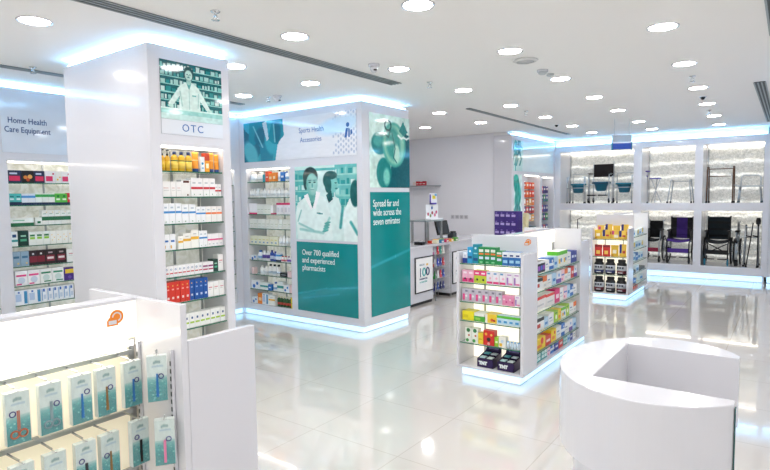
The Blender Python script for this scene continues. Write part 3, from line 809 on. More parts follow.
for (x, y, lb) in ((-3.54, 10.23, 'small black dot sensor on the ceiling over the side shelving'), (-1.0, 8.62, 'small black dot sensor among the right downlights')):
    t = thing('ceiling_sensor', lb, 'sensor', (x, y, CEIL))
    MB().lathe([(.03, -.001), (.03, -.02), (.015, -.04), (.001, -.045)], BLACK, seg=14).build('sensor_dome', t)
    MB().lathe([(.045, -.0005), (.045, -.006)], WHITE, seg=14).build('sensor_ring', t)
# hanging glass sign
t = thing('hanging_sign', 'clear hanging sign box with a blue band in front of the back wall', 'sign', (-2.39, 10.2, -.05), .45)
MB().box(-.155, .155, -.02, .02, 2.61, 2.86, mat('sign_acrylic', '#b4bcc6', .06, alpha=.85)).build('sign_box', t)
MB().box(-.15, .15, -.028, -.0205, 2.62, 2.72, mat('royal_blue_print', '#2f4fae', .3)).build('blue_band', t)
for s in (-1, 1): MB().cbox((s*.158, 0, 2.67), (.014, .06, .14), mat('teal_plastic', '#1b7c92', .3)).build('end_cap', t)
MB().box(-.15, .15, -.029, -.0205, 2.7205, 2.745, WHITE).build('white_edge', t)
for s in (-1, 1): MB().tube([(s*.12, 0, 2.861), (s*.12, 0, CEIL+.049)], .003, STEEL, 6).build('suspension_rod', t)
# ------------------------------------------------------------------ goods
GC = {}
def S(phrase, kind='carton', base='#f2f2f2', bands=(), patches=(), d=.07, cap='#2a5fb0', cat=None, rough=.4, clear=False):
    return dict(phrase=phrase, kind=kind, base=base, bands=bands, patches=patches, d=d, cap=cap, cat=cat, rough=rough, clear=clear)
def goods_meshes(key, st, w, h):
    k = (key, round(w, 3), round(h, 3))
    if k in GC: return GC[k]
    kind = st['kind']; d = st['d']; B = C(st['base'], st['rough'])
    out = []
    if kind == 'carton':
        mb = MB().box(-w/2, w/2, 0, d, 0, h, B)
        e = .0008
        for (a, b, c) in st['bands']: mb.box(-w/2-e, w/2+e, -e, d*.98, h*a, h*b-(1e-4 if b >= 1 else 0), C(c))
        for i, p in enumerate(st['patches']):
            ee = e+.0006+.0003*i
            if len(p) == 5: mb.box(-w/2+w*p[0], -w/2+w*p[2], -ee, 0, h*p[1], h*p[3], C(p[4]))
            else:   # disc: u, v, r(of width), colour
                u, v, r, c = p; n = 14
                mb.prism([(-w/2+w*u+w*r*math.cos(2*PI*q/n), h*v+w*r*math.sin(2*PI*q/n)) for q in range(n)], -ee, 0, C(c), 'y')
        # top flap seam
        mb.box(-w/2+.002, w/2-.002, d*.49, d*.51, h, h+.0004, C('#c9c9c6'))
        out = [('carton', mb.mesh('carton'))]
    elif kind == 'bottle':
        r = w/2*.94
        mb = MB().lathe([(r*.9, 0), (r, .004), (r, h*.68), (r*.85, h*.76), (r*.42, h*.82), (r*.42, h*.86)], B, seg=14, sy=.8)
        for (a, b, c) in st['bands']: mb.lathe([(r*1.012, h*a), (r*1.012, h*b)], C(c), seg=14, sy=.8)
        cp = MB().lathe([(r*.5, h*.84), (r*.5, h*.99), (r*.42, h)], C(st['cap'], .3), seg=12)
        for me_, z in ((mb, 0), (cp, 0)): me_.v = [(x, y+r*.8, zz) for x, y, zz in me_.v]
        out = [('bottle', mb.mesh('bottle')), ('bottle_cap', cp.mesh('bottle_cap'))]
    elif kind == 'pump':
        r = w/2*.92
        mb = MB().lathe([(r*.92, 0), (r, .004), (r, h*.60), (r*.6, h*.68), (r*.35, h*.70)], B, seg=14, sy=.8)
        for (a, b, c) in st['bands']: mb.lathe([(r*1.012, h*a), (r*1.012, h*b)], C(c), seg=14, sy=.8)
        cp = MB().lathe([(r*.42, h*.69), (r*.42, h*.78), (r*.14, h*.80), (r*.14, h*.92)], BLACK, seg=10).box(-.006, .006, -r*.9, r*.35, h*.92, h*.96, BLACK)
        for me_ in (mb, cp): me_.v = [(x, y+r*.8, zz) for x, y, zz in me_.v]
        out = [('bottle', mb.mesh('bottle')), ('pump_head', cp.mesh('pump_head'))]
    elif kind == 'tube':
        n = 14; vs = []; fs = []; m = 9
        for j in range(m):
            t = j/(m-1); z = h*(.16+.84*t); rx = w/2*(.80+.17*t); ry = w/2*.7*(1-t)+.0015
            for k_ in range(n): vs.append((rx*math.cos(2*PI*k_/n), w*.35+ry*math.sin(2*PI*k_/n), z))
        for j in range(m-1):
            for k_ in range(n): fs.append((j*n+k_, j*n+(k_+1) % n, (j+1)*n+(k_+1) % n, (j+1)*n+k_))
        fs.append(tuple((m-1)*n+k_ for k_ in range(n)))
        mb = MB().add(vs, fs, B, True)
        for i, p in enumerate(st['patches']):
            mb.lathe([(w/2*.83, h*p[1]), (w/2*.9, h*p[3])], C(p[4]), c=(0, w*.35, 0), seg=14, sy=.45)
        cp = MB().lathe([(w*.36, 0), (w*.40, .003), (w*.40, h*.15), (w*.36, h*.165)], C(st['cap'], .3), c=(0, w*.35, 0), seg=14, sy=.9)
        out = [('tube', mb.mesh('tube')), ('tube_cap', cp.mesh('tube_cap'))]
    elif kind == 'jar':
        r = w/2*.97
        mb = MB().lathe([(r*.88, 0), (r*.97, .008), (r, h*.12), (r, h*.66), (r*.9, h*.76), (r*.66, h*.82), (r*.66, h*.84)], B, seg=20, sy=.85)
        lb = MB().lathe([(r*1.01, h*.12), (r*1.012, h*.30)], C(st['bands'][0][2]), seg=20, sy=.86).lathe([(r*1.01, h*.30), (r*1.012, h*.62)], C('#c9ccd2'), seg=20, sy=.86)
        # bold dark wordmark blocks and a small white strip, as on the label
        for q in range(3): lb.box(-w*.34+q*w*.24, -w*.16+q*w*.24, -r*.87*.99-.001, -r*.6, h*.42, h*.55, C('#3d4550'))
        lb.box(-w*.2, w*.22, -r*.87-.002, -r*.6, h*.15, h*.19, C('#e8e8ea'))
        lid = MB().lathe([(r*.76, h*.83), (r*.78, h*.85), (r*.78, h*.98), (r*.72, h)], BLACK, seg=20, sy=.87)
        for me_ in (mb, lb, lid): me_.v = [(x, y+r*.87, zz) for x, y, zz in me_.v]
        out = [('jar', mb.mesh('jar')), ('label_wrap', lb.mesh('label_wrap')), ('jar_lid', lid.mesh('jar_lid'))]
    elif kind == 'pouch':
        nx, nz = 8, 10; vs = []; fs = []
        for sgn in (-1, 1):
            for j in range(nz+1):
                for i in range(nx+1):
                    u, v = i/nx, j/nz; th = d/2*max(0, math.sin(PI*u))**.6*(max(0, 1-v))**.55*(1 if v > .06 else .8)
                    vs.append(((u-.5)*w*(1-.06*math.sin(PI*v)), d/2+sgn*th, v*h))
        o2 = (nx+1)*(nz+1)
        for b in (0, o2):
            for j in range(nz):
                for i in range(nx): fs.append((b+j*(nx+1)+i, b+j*(nx+1)+i+1, b+(j+1)*(nx+1)+i+1, b+(j+1)*(nx+1)+i))
        for i in range(nx): fs.append((i, o2+i, o2+i+1, i+1))
        mb = MB().add(vs, fs, B, True)
        # printed areas: recolour front quads
        cols = [(p[0], p[1], p[2], p[3], mb.mi(C(p[4]))) for p in st['patches']]
        for q in range(nx*nz):
            u, v = (q % nx+.5)/nx, (q//nx+.5)/nz
            for p in cols:
                if p[0] <= u <= p[2] and p[1] <= v <= p[3]: mb.m[q] = p[4]
        out = [('pouch', mb.mesh('pouch'))]
    elif kind == 'ball':
        out = [('round_pot', MB().lathe([(w*.3, 0), (w*.46, h*.2), (w*.5, h*.5), (w*.42, h*.8), (w*.3, h*.86)], B, c=(0, w*.5, 0), seg=14).mesh('round_pot')),
               ('pot_lid', MB().lathe([(w*.34, h*.86), (w*.34, h), (w*.3, h)], C(st['cap'], .3), c=(0, w*.5, 0), seg=14).mesh('pot_lid'))]
    GC[k] = out
    return out
CATS = dict(carton='carton', bottle='bottle', pump='bottle', tube='tube', jar='jar', pouch='pouch', ball='pot')
ALLG = 0
def place_goods(key, w, h, pos, rz, label, group):
    global ALLG
    st = ST[key]; parts = goods_meshes(key, st, w, h)
    o = bpy.data.objects.new(parts[0][0], parts[0][1]); COL.objects.link(o)
    o.location = pos; o.rotation_euler = (0, 0, rz)
    tag(o, label, CATS[st['kind']], group)
    for nm, me in parts[1:]:
        c = bpy.data.objects.new(nm, me); COL.objects.link(c); c.parent = o
    ALLG += 1
    return o
def row(F, z, x0, x1, shelf, items, ly=.03, jit=1.5):
    tot = sum(i[1] for i in items); k = (x1-x0)/tot; x = x0; n = 0
    group = 'goods on the '+shelf
    for it in items:
        if it[0] == '-': x += it[1]*k; continue
        key, wp, h = it[:3]; off = it[3] if len(it) > 3 else 0; zo = it[4] if len(it) > 4 else 0
        w = wp*k*.95
        if F is F_OTC: h = min(h*1.09, .178)
        # upper tier goods carry their own note
        c = F.W(x+wp*k/2, ly+off+random.uniform(0, .006), z+.0006+zo)
        lb = '%s, %s from the left on the %s' % (ST[key]['phrase'], ordn[n], shelf)
        place_goods(key, w, h, c, F.rz+math.radians(random.uniform(-jit, jit)), lb, group)
        n += 1
        x += wp*k

def rep(a, n, gap=None):
    r = []
    for i in range(n):
        r.append(a)
        if gap and i < n-1: r.append(('-', gap))
    return r
txt2 = ((.15, .62, .85, .68, '#9fb0c4'), (.15, .54, .6, .58, '#b9c3cf'))
ST = {
 # left wall
 'navypink': S('navy and pink carton', base='#263150', patches=((.1, .15, .9, .55, '#e0335f'), (.15, .68, .7, .82, '#c9d3ea')), d=.10),
 'foodbox': S('black carton with orange food picture', base='#1c1a1f', patches=((.3, .45, .17, '#e08a3a'), (.68, .5, .2, '#f0b060'), (.5, .25, .15, '#c64a2a')), d=.10),
 'whitepink': S('white carton with pink panel', base='#f3f1f2', patches=((.08, .15, .75, .58, '#e2356a'), (.82, .78, .1, '#c0314a')), d=.10),
 'whiteyellow': S('white carton with yellow picture', base='#f4f2ec', patches=((.35, .3, .16, '#f0c24a'), (.75, .5, .12, '#e8a24a')), d=.10),
 'smallnavy': S('small navy carton on top', base='#1f3057', d=.06),
 'tealbot': S('teal carton with navy base', base='#4fb9b6', bands=((0, .28, '#1c2f4f'),), patches=((.2, .45, .8, .6, '#e2f3f3'), (.2, .7, .8, .8, '#1b6f74')), d=.06),
 'skybot': S('pale blue carton with navy base', base='#e8f0f8', bands=((0, .22, '#1c2f4f'), (.62, .82, '#4f9bd8')), d=.06),
 'greenbot': S('white carton with green top', base='#eef4ee', bands=((0, .22, '#1c2f4f'), (.68, .92, '#3aa655')), d=.06),
 'limebot': S('green carton with navy base', base='#5cc04a', bands=((0, .2, '#1c2f4f'),), patches=((.2, .4, .8, .55, '#eaf8e4'), (.3, .65, .7, .85, '#1f8a3a')), d=.06),
 'redbot': S('red carton with navy base', base='#d8343a', bands=((0, .2, '#1c2f4f'),), patches=((.2, .45, .8, .62, '#fae3e3'),), d=.06),
 'greenlow': S('long white carton with green base', base='#eef3ee', bands=((0, .35, '#1f6d44'),), patches=((.1, .6, .6, .75, '#8fc0a4'),), d=.09),
 'greensmall': S('small white carton with green square', base='#eef3ee', patches=((.3, .2, .8, .5, '#1f6d44'),), d=.07),
 'greenband': S('white carton with dark green band', base='#f0f2ee', bands=((.28, .55, '#1f6d44'),), patches=((.2, .72, .7, .78, '#a9c0b2'), (.75, .85, .08, '#e0c24a')), d=.07),
 'whiteteal': S('white carton with teal stripe', base='#eef3f2', bands=((.3, .45, '#3a9c9a'),), patches=((.2, .6, .8, .8, '#2b4f80'),), d=.07),
 'darkgreen': S('dark green carton', base='#173d36', patches=((.2, .3, .8, .45, '#4fae8a'), (.25, .6, .75, .7, '#9ad0b8')), d=.08),
 'whitelime': S('white carton with lime label', base='#f0f4ee', patches=((.15, .45, .85, .62, '#8cc63e'), (.15, .66, .85, .8, '#2f7a4a')), d=.07),
 'dotbox': S('white carton with yellow dots', base='#f2f1ea', patches=((.3, .7, .09, '#efc95c'), (.7, .5, .09, '#efc95c'), (.35, .3, .09, '#efc95c')), d=.07),
 'greyblue': S('grey blue carton', base='#8fa9bd', patches=((.15, .55, .85, .7, '#3f6f8f'), (.7, .2, .12, '#e6c66a')), d=.07),
 'maroonslim': S('slim black and maroon carton', base='#2a1a1e', bands=((.2, .62, '#7d1f30'),), patches=((.5, .78, .14, '#e2dfdf'),), d=.08),
 'maroonwide': S('wide black and maroon carton', base='#251a1d', patches=((.12, .2, .88, .62, '#86243a'), (.2, .35, .8, .5, '#e8d9da'), (.3, .75, .7, .85, '#b9a0a5')), d=.08),
 'plainwhite': S('plain white carton', base='#f3f3f1', patches=((.2, .6, .8, .66, '#d08a8a'), (.2, .48, .6, .52, '#c9c9c9')), d=.07),
 'pinkarc': S('white carton with pink swoosh', base='#f3f2f3', patches=((.08, .62, .9, .74, '#e0478a'), (.5, .35, .3, '#c9d6e4'), (.08, .05, .5, .14, '#e0478a')), d=.09),
 'greenarc': S('white carton with green swoosh', base='#f3f4f2', patches=((.08, .66, .9, .78, '#2f8a62'), (.5, .38, .3, '#cfe0dc'), (.3, .08, .9, .16, '#2f8a62')), d=.09),
 'purpleyellow': S('purple carton with yellow label', base='#4a2f86', patches=((.1, .55, .9, .88, '#e8c43a'), (.5, .25, .16, '#6b4fb0')), d=.09),
 'magenta': S('magenta carton', base='#a02f6a', patches=((.15, .4, .85, .55, '#e9c2d6'),), d=.09),
 'bluewide': S('wide white and blue carton', base='#eef2f7', patches=((.08, .25, .5, .75, '#b8cbe4'), (.72, .08, .96, .92, '#3d8fc0'), (.25, .8, .4, .92, '#2a5fa8')), d=.09),
 'blueslim': S('slim white carton with blue mark', base='#eef2f7', patches=((.35, .72, .68, .92, '#2f62b0'), (.1, .1, .25, .9, '#7aa7d4'), (.4, .2, .85, .5, '#c8d4e4')), d=.09),
 'flower': S('black carton with pale flower', base='#1d2024', patches=((.5, .55, .16, '#e5e2d6'), (.45, .25, .1, '#b9c29a')), d=.08),
 'tealcap': S('dark teal capped bottle', 'bottle', base='#2d6d78', cap='#1c4450'),
 # OTC
 'yelpump': S('yellow bottle with black pump', 'pump', base='#d9a521', bands=((.15, .45, '#e8bf3d'),)),
 'yelbot': S('yellow bottle with blue cap', 'bottle', base='#e0b12c', bands=((.15, .5, '#f2d25e'), (.5, .55, '#3a6a3e')), cap='#2c3f6a'),
 'ortube': S('orange tube with blue cap', 'tube', base='#f0992c', patches=((0, .45, 1, .6, '#fbe0a8'),), cap='#2b4a86'),
 'whblue': S('white sachet box with blue drop', base='#f0f5f8', patches=((.5, .55, .25, '#2a8fc6'), (.25, .2, .75, .3, '#8fbfe0')), d=.04),
 'redyel': S('red and yellow carton', base='#f0a530', bands=((.6, 1, '#c9482e'),), patches=((.2, .2, .8, .45, '#fff0c8'),), d=.05),
 'pale': S('white carton with faint print', base='#f1f0ee', patches=((.2, .55, .75, .60, '#d8b9b4'), (.2, .4, .8, .44, '#cfcfcf')), d=.07),
 'brownbow': S('white carton with brown handle', base='#f0efec', patches=((.2, .82, .85, .95, '#5a2f26'), (.6, .05, .75, .15, '#6b3a30')), d=.07),
 'redband': S('white carton with red band', base='#f4f3f2', patches=((.0, .40, 1, .52, '#d0343f'), (.25, .7, .75, .78, '#c2c6cc'), (.5, .12, .07, '#3a8f5a')), d=.07),
 'blueband': S('white carton with blue band', base='#f2f4f6', patches=((.0, .52, 1, .62, '#3f8fd0'), (.3, .76, .7, .84, '#b9c6d2'), (.5, .1, .07, '#3a8f5a')), d=.07),
 'orangeband': S('white carton with orange band', base='#f5f3f0', patches=((.0, .50, 1, .62, '#ef7f3c'), (.3, .75, .7, .82, '#b9c6d2')), d=.07),
 'bluetall': S('tall white carton with blue mark', base='#f2f4f6', patches=((.2, .5, .8, .62, '#3a6fb8'), (.1, .1, .3, .3, '#e6b23c')), d=.07),
 'yellowband': S('white carton with yellow band', base='#f5f4ee', patches=((.0, .48, 1, .64, '#f0b93c'), (.3, .76, .7, .82, '#c9c9c9')), d=.07),
 'pinkband': S('white carton with pink band', base='#f5f3f4', patches=((.0, .48, 1, .60, '#e2578f'), (.3, .15, .7, .25, '#cfcfd6')), d=.07),
 'reddot': S('small white carton with blue ring', base='#f3f3f4', patches=((.5, .68, .22, '#5f7fa8'), (.5, .68, .12, '#f3f3f4'), (.1, .28, .9, .38, '#c9444f')), d=.07),
 'redpurple': S('white carton with purple stripes', base='#f3f1f4', patches=((.05, .55, .95, .70, '#8a3a72'), (.05, .25, .95, .38, '#b8486a')), d=.07),
 'redbox': S('red carton with gold dots', base='#d8392c', patches=((.5, .82, .12, '#e8c25a'), (.3, .62, .7, .68, '#f0b0a0'), (.3, .2, .7, .3, '#f4d9d4')), d=.09),
 'bluebox': S('blue carton with gold dots', base='#1f55a5', patches=((.5, .82, .12, '#e8c25a'), (.3, .60, .7, .66, '#8fb2e2'), (.3, .2, .7, .3, '#c9d9f0')), d=.09),
 'limeline': S('small white carton with lime line', base='#f2f4f1', patches=((.1, .30, .9, .42, '#a8cc4a'), (.35, .6, .65, .75, '#3f5f8f')), d=.07),
 'yellowflat': S('flat yellow and white carton', base='#f2d43a', patches=((.45, .1, .98, .8, '#f4f3ea'),), d=.10),
 # corner column
 'whbot': S('white bottle', 'bottle', base='#eff0ee', bands=((.2, .45, '#d9dfe2'),), cap='#e8e8e6'),
 'whbotblk': S('white bottle with black cap', 'bottle', base='#f0f0ef', bands=((.2, .4, '#b9c9d6'),), cap='#202226'),
 'whbotblue': S('white bottle with blue cap', 'bottle', base='#f0f2f4', bands=((.2, .45, '#8fb6de'),), cap='#2f69b4'),
 'purbot': S('white bottle with purple badge', 'bottle', base='#eef0f4', bands=((.25, .6, '#5a4a9a'),), cap='#f0f0f0'),
 'bluebot': S('tall blue bottle', 'bottle', base='#3a55a8', bands=((.2, .5, '#cfd8ee'),), cap='#273a80'),
 'violet': S('small violet capped bottle', 'bottle', base='#efeef4', bands=((.15, .5, '#8a5ab0'),), cap='#7a2f6a'),
 'redcapb': S('small red capped bottle', 'bottle', base='#f2eeee', bands=((.15, .45, '#c8707a'),), cap='#b8324a'),
 'greenbtl': S('dark green bottle with red label', 'bottle', base='#2f5a34', bands=((.2, .42, '#c0473a'),), cap='#e8e2c0'),
 'tealbox': S('small teal carton', base='#1f8f9f', d=.07), 'redor': S('red orange carton', base='#e8512c', patches=((.2, .4, .8, .5, '#f8d8c8'),), d=.07),
 'orange': S('orange carton', base='#f08a30', patches=((.2, .3, .8, .6, '#fadcb0'),), d=.07), 'blue': S('blue carton', base='#2b74c0', patches=((.2, .4, .8, .6, '#e0ecf8'),), d=.07),
 'magtop': S('pale carton with magenta top', base='#eceaee', bands=((.82, 1, '#d3316f'),), patches=((.2, .2, .8, .6, '#d4d2da'),), d=.07),
 'pinkbase': S('white carton with pink base', base='#f1eff0', bands=((0, .14, '#dd3a78'),), d=.07),
 'mist': S('pale grey green carton', base='#e6e8e0', patches=((.15, .45, .85, .52, '#c2c9b6'), (.2, .2, .7, .26, '#cfd2c9')), d=.07),
 'paleyel': S('pale yellow carton with blue mark', base='#ecebd2', patches=((.2, .55, .8, .64, '#d8cf7a'), (.3, .2, .7, .35, '#7f9fc4')), d=.07),
 'lowblk': S('low black carton', base='#23252a', patches=((.2, .4, .8, .6, '#8d9299'),), d=.08), 'palepink': S('pale pink carton', base='#eccfcf', d=.07),
 'bluedot': S('white carton with blue spots', base='#eef2f6', patches=((.3, .3, .16, '#2f6fc0'), (.7, .65, .14, '#3a86d0')), d=.09),
 'tealwh': S('white and teal carton', base='#eaf1ef', bands=((.35, .6, '#3f9f9c'),), d=.08),
 # island end
 'navywhite': S('navy and white carton', base='#e9edf6', bands=((0, .5, '#273f8f'),), patches=((.5, .72, .2, '#c9d2e6'),), d=.09),
 'skyblue': S('sky blue carton with white ring', base='#2f9fd0', patches=((.5, .75, .2, '#d9f0fa'), (.15, .3, .85, .45, '#15587f')), d=.09),
 'tealtall': S('tall teal blue carton', base='#1f8fa6', patches=((.5, .8, .2, '#bfe6ee'), (.1, .15, .9, .3, '#1a4f86'), (.15, .5, .85, .56, '#8fd6e0')), d=.09),
 'greentall': S('tall green carton with orange stripe', base='#1f8f4f', patches=((.12, .72, .88, .88, '#e6eee4'), (.1, .56, .9, .66, '#e8763a'), (.15, .3, .85, .45, '#cfe0f0'), (.25, .08, .75, .16, '#7fd09a')), d=.09),
 'greenmid': S('shorter green carton with orange stripe', base='#22904f', patches=((.12, .78, .88, .92, '#e6eee4'), (.1, .62, .9, .72, '#e8763a'), (.15, .3, .85, .48, '#cfe0f0')), d=.09),
 'bluewhitetop': S('blue carton with white top', base='#2a6fb6', bands=((.62, 1, '#e8eef2'),), patches=((.15, .2, .85, .4, '#9fd0ea'), (.2, .68, .8, .8, '#2b3f7f')), d=.09),
 'pinkblack': S('pink carton with dark figure', base='#f0b3cb', patches=((.05, .05, .95, .35, '#e0357f'), (.5, .30, .17, '#3a2f3f'), (.2, .72, .8, .88, '#f8e6ee')), d=.07),
 'pinklime': S('pink and lime carton', base='#c7d640', bands=((.6, 1, '#e8487f'),), patches=((.5, .28, .18, '#3f3a30'), (.2, .72, .8, .84, '#fbe2ea')), d=.07),
 'whitepink2': S('white carton with pink base', base='#efe9f0', patches=((.05, .05, .95, .22, '#e23f80'), (.6, .5, .18, '#f0b8cc'), (.15, .8, .6, .92, '#6aa0c8')), d=.07),
 'lilac': S('white carton with lilac ribbon', base='#f1ecf3', patches=((.1, .08, .35, .65, '#a878c0'), (.35, .08, .95, .2, '#e87fae'), (.2, .8, .8, .9, '#c7a0d0')), d=.07),
 'greypink': S('grey and pink carton', base='#c9c3cf', patches=((.1, .1, .45, .6, '#e04f8c'), (.5, .75, .9, .9, '#7d7a8c'), (.68, .42, .17, '#f2e6ea')), d=.07),
 'allpink': S('pink floral carton', base='#e88fb4', patches=((.3, .6, .16, '#f9dbe6'), (.7, .35, .16, '#c94484')), d=.07),
 'yellowpack': S('flat bright yellow pack', base='#f0e02a', patches=((.1, .3, .5, .6, '#dccb20'),), d=.13),
 'greenwide': S('wide white and green pack', base='#eef2e8', bands=((0, .62, '#4fae3f'),), patches=((.1, .15, .6, .45, '#9fd45a'),), d=.13),
 'yelorange': S('wide yellow pack with orange picture', base='#f3cf3a', patches=((.0, 0, .2, 1, '#f2f0e6'), (.6, .35, .13, '#e0622c'), (.8, .3, .1, '#c23f2c')), d=.13),
 'bluegreen': S('pale blue pack with green top', base='#c8e4f2', bands=((.72, 1, '#5cc23a'),), patches=((.2, .2, .8, .45, '#4f9fd0'),), d=.10),
 'plantbox': S('white carton with green leaves', base='#eef2e8', patches=((.5, .85, .3, '#2f7a3f'), (.35, .15, .25, '#4a9a4a'), (.6, .5, .15, '#c06a4f')), d=.07),
 'yelslim': S('slim yellow carton', base='#ecd33a', patches=((.2, .4, .8, .5, '#c79f20'),), d=.07),
 'redpic': S('red pack with dark figure', base='#d8322c', patches=((.5, .4, .18, '#3a2426'), (.25, .75, .12, '#f0b040'), (.75, .72, .10, '#f0d060'), (.5, .12, .12, '#e8a0a0')), d=.07),
 'limeslim': S('lime carton', base='#9fce3a', patches=((.2, .4, .8, .6, '#e6f4c8'),), d=.07),
 'whyel': S('white carton with yellow wedge', base='#f2f2ea', patches=((.1, .1, .5, .4, '#f2c23a'), (.5, .6, .2, '#c9dcea')), d=.07),
 'bluepot': S('white pot with blue lid', 'ball', base='#d6e6f4', cap='#6fa8da'),
 # island side
 's_black': S('black carton with cyan edge', base='#1f2330', bands=((.8, 1, '#e6e8ea'),), patches=((.1, .2, .45, .6, '#3f6fd0'), (.55, .2, .9, .6, '#a04fc0')), d=.12),
 's_blackcy': S('white carton with black top', base='#eceeee', bands=((.72, 1, '#23282c'),), patches=((.2, .25, .6, .55, '#c0392f'),), d=.12),
 's_blue': S('blue and white carton', base='#2d6fc0', bands=((.3, .55, '#e6eef6'),), patches=((.7, .7, .12, '#f0f0f0'),), d=.12),
 's_navy': S('deep blue carton', base='#283f98', patches=((.2, .4, .8, .6, '#dfe6f4'),), d=.12),
 's_green': S('green topped white carton', base='#edf0e6', bands=((.75, 1, '#5fc030'),), patches=((.2, .2, .5, .5, '#f0c040'), (.65, .4, .14, '#3f8fd0')), d=.12),
 's_lime': S('lime green carton', base='#a6cf3a', patches=((.5, .45, .2, '#f2f8e0'), (.2, .75, .8, .88, '#4f9a2a')), d=.12),
 's_white': S('white carton with small print', base='#efefee', patches=((.15, .55, .6, .65, '#6f8fb8'), (.15, .3, .8, .36, '#b9c0c8')), d=.12),
 's_orange': S('orange and white carton', base='#f0efe9', bands=((.55, 1, '#ef7a32'),), patches=((.2, .15, .8, .35, '#d0d6da'),), d=.12),
 's_purple': S('purple and white carton', base='#ecebf0', bands=((.0, .35, '#6f4fa8'),), patches=((.5, .65, .14, '#5f9fd8'),), d=.12),
 's_magenta': S('magenta carton with white label', base='#dc2f78', patches=((.2, .3, .8, .6, '#f8e0ea'),), d=.12),
 's_red': S('white carton with red roof print', base='#eeecea', bands=((.78, 1, '#d8392f'),), patches=((.15, .3, .8, .42, '#c9ccd0'),), d=.12),
 's_redfull': S('red carton', base='#d43a30', patches=((.2, .35, .8, .6, '#f6dcd6'),), d=.12),
 's_yellow': S('yellow carton', base='#f0d232', patches=((.2, .2, .7, .45, '#e8862c'), (.7, .7, .12, '#d8382c')), d=.12),
 's_teal': S('teal carton with white grid', base='#2f9a9c', patches=((.1, .15, .45, .45, '#dff2f0'), (.55, .15, .9, .45, '#dff2f0'), (.1, .55, .45, .85, '#bfe2e0'), (.55, .55, .9, .85, '#dff2f0')), d=.12),
 's_sky': S('pale blue carton', base='#bcd9ee', patches=((.2, .3, .8, .55, '#3f86c8'),), d=.12),
 's_pink': S('pale pink carton with blue stripe', base='#f2cdd6', patches=((.1, .5, .9, .62, '#5a78c0'), (.3, .2, .12, '#e0507f')), d=.12),
 # jar gondola
 'j_navy': S('black jar with navy label', 'jar', base='#17181c', bands=((0, 0, '#2b3a6a'),)),
 'j_red': S('black jar with dark red label', 'jar', base='#17181c', bands=((0, 0, '#5f2430'),)),
 'j_gold': S('black jar with grey label', 'jar', base='#17181c', bands=((0, 0, '#3f4046'),)),
 'p_red': S('red pouch with yellow panel', 'pouch', base='#d0302c', patches=((.2, .2, .8, .5, '#f0c65a'), (0, .8, 1, 1, '#8f1f22')), d=.07),
 'p_yel': S('yellow pouch with pale window', 'pouch', base='#e8bd3a', patches=((.2, .3, .8, .6, '#f7ead0'), (0, .0, .4, .2, '#c88a2a')), d=.07),
 'p_yelnavy': S('yellow pouch with navy corner', 'pouch', base='#e9c04a', patches=((.0, .3, .4, 1, '#2c3380'), (.5, .3, .9, .5, '#c24a3a')), d=.07),
 'p_pinkyel': S('yellow pouch with pink patch', 'pouch', base='#ecc64e', patches=((.1, .5, .5, .9, '#cf4f7c'), (.55, .2, .95, .5, '#f6ecd2')), d=.07),
}
W_ = lambda n: ordn[n]
# left wall shelving: y 2.463 -> 3.19 of the cavity
hx0, hx1 = .068, .80
HN = lambda i: '%s Home Health shelf' % ordn[i]
HH = HOME_Z
row(F_HOME, HH[0], hx0, hx1, HN(0), [('navypink', 72, .135), ('foodbox', 65, .135), ('navypink', 57, .135), ('whitepink', 58, .135), ('whiteyellow', 35, .135), ('whitepink', 50, .135), ('whiteyellow', 40, .12)])
row(F_HOME, HH[1], hx0, hx1, HN(1), rep(('tealbot', 33, .13), 2)+rep(('skybot', 36, .13), 2)+rep(('greenbot', 35, .13), 3)+rep(('limebot', 35, .13), 2)+[('redbot', 32, .135), ('limebot', 30, .13)])
row(F_HOME, HH[2], hx0, hx1, HN(2), [('greenlow', 122, .085), ('-', 4), ('greensmall', 36, .085)]+rep(('greenband', 34, .165), 6))
row(F_HOME, HH[3], hx0, hx1, HN(3), [('whiteteal', 34, .165), ('darkgreen', 54, .17)]+rep(('whitelime', 37, .15), 3)+rep(('dotbox', 33, .15), 5))
row(F_HOME, HH[4], hx0, hx1, HN(4), rep(('greyblue', 42, .165), 2)+rep(('maroonslim', 40, .165), 2)+rep(('maroonwide', 58, .165), 2)+[('plainwhite', 56, .155), ('plainwhite', 24, .14)])
row(F_HOME, HH[5], hx0, hx1, HN(5), [('-', 8)]+rep(('pinkarc', 62, .165), 2)+rep(('greenarc', 62, .165), 2)+[('purpleyellow', 62, .15), ('magenta', 36, .13)])
row(F_HOME, HH[6], hx0, hx1, HN(6), rep(('bluewide', 66, .165), 2)+rep(('blueslim', 29, .165), 6)+rep(('flower', 24, .16), 2))
row(F_HOME, HH[7], hx0, hx1, HN(7), rep(('tealcap', 44, .15), 3, 10)+[('-', 30)]+rep(('whbotblue', 34, .14), 5, 6))
# sliver of the next wall unit, seen between the two columns
for i, k in enumerate(('whbot', 'whitepink', 'whiteteal', 'greenband', 'tealbot', 'pinkarc', 'bluewide')):
    row(F_HOME2, HH[i], 1.62, 2.03, '%s corner shelf' % ordn[i], rep((k, 10, .14), 4))

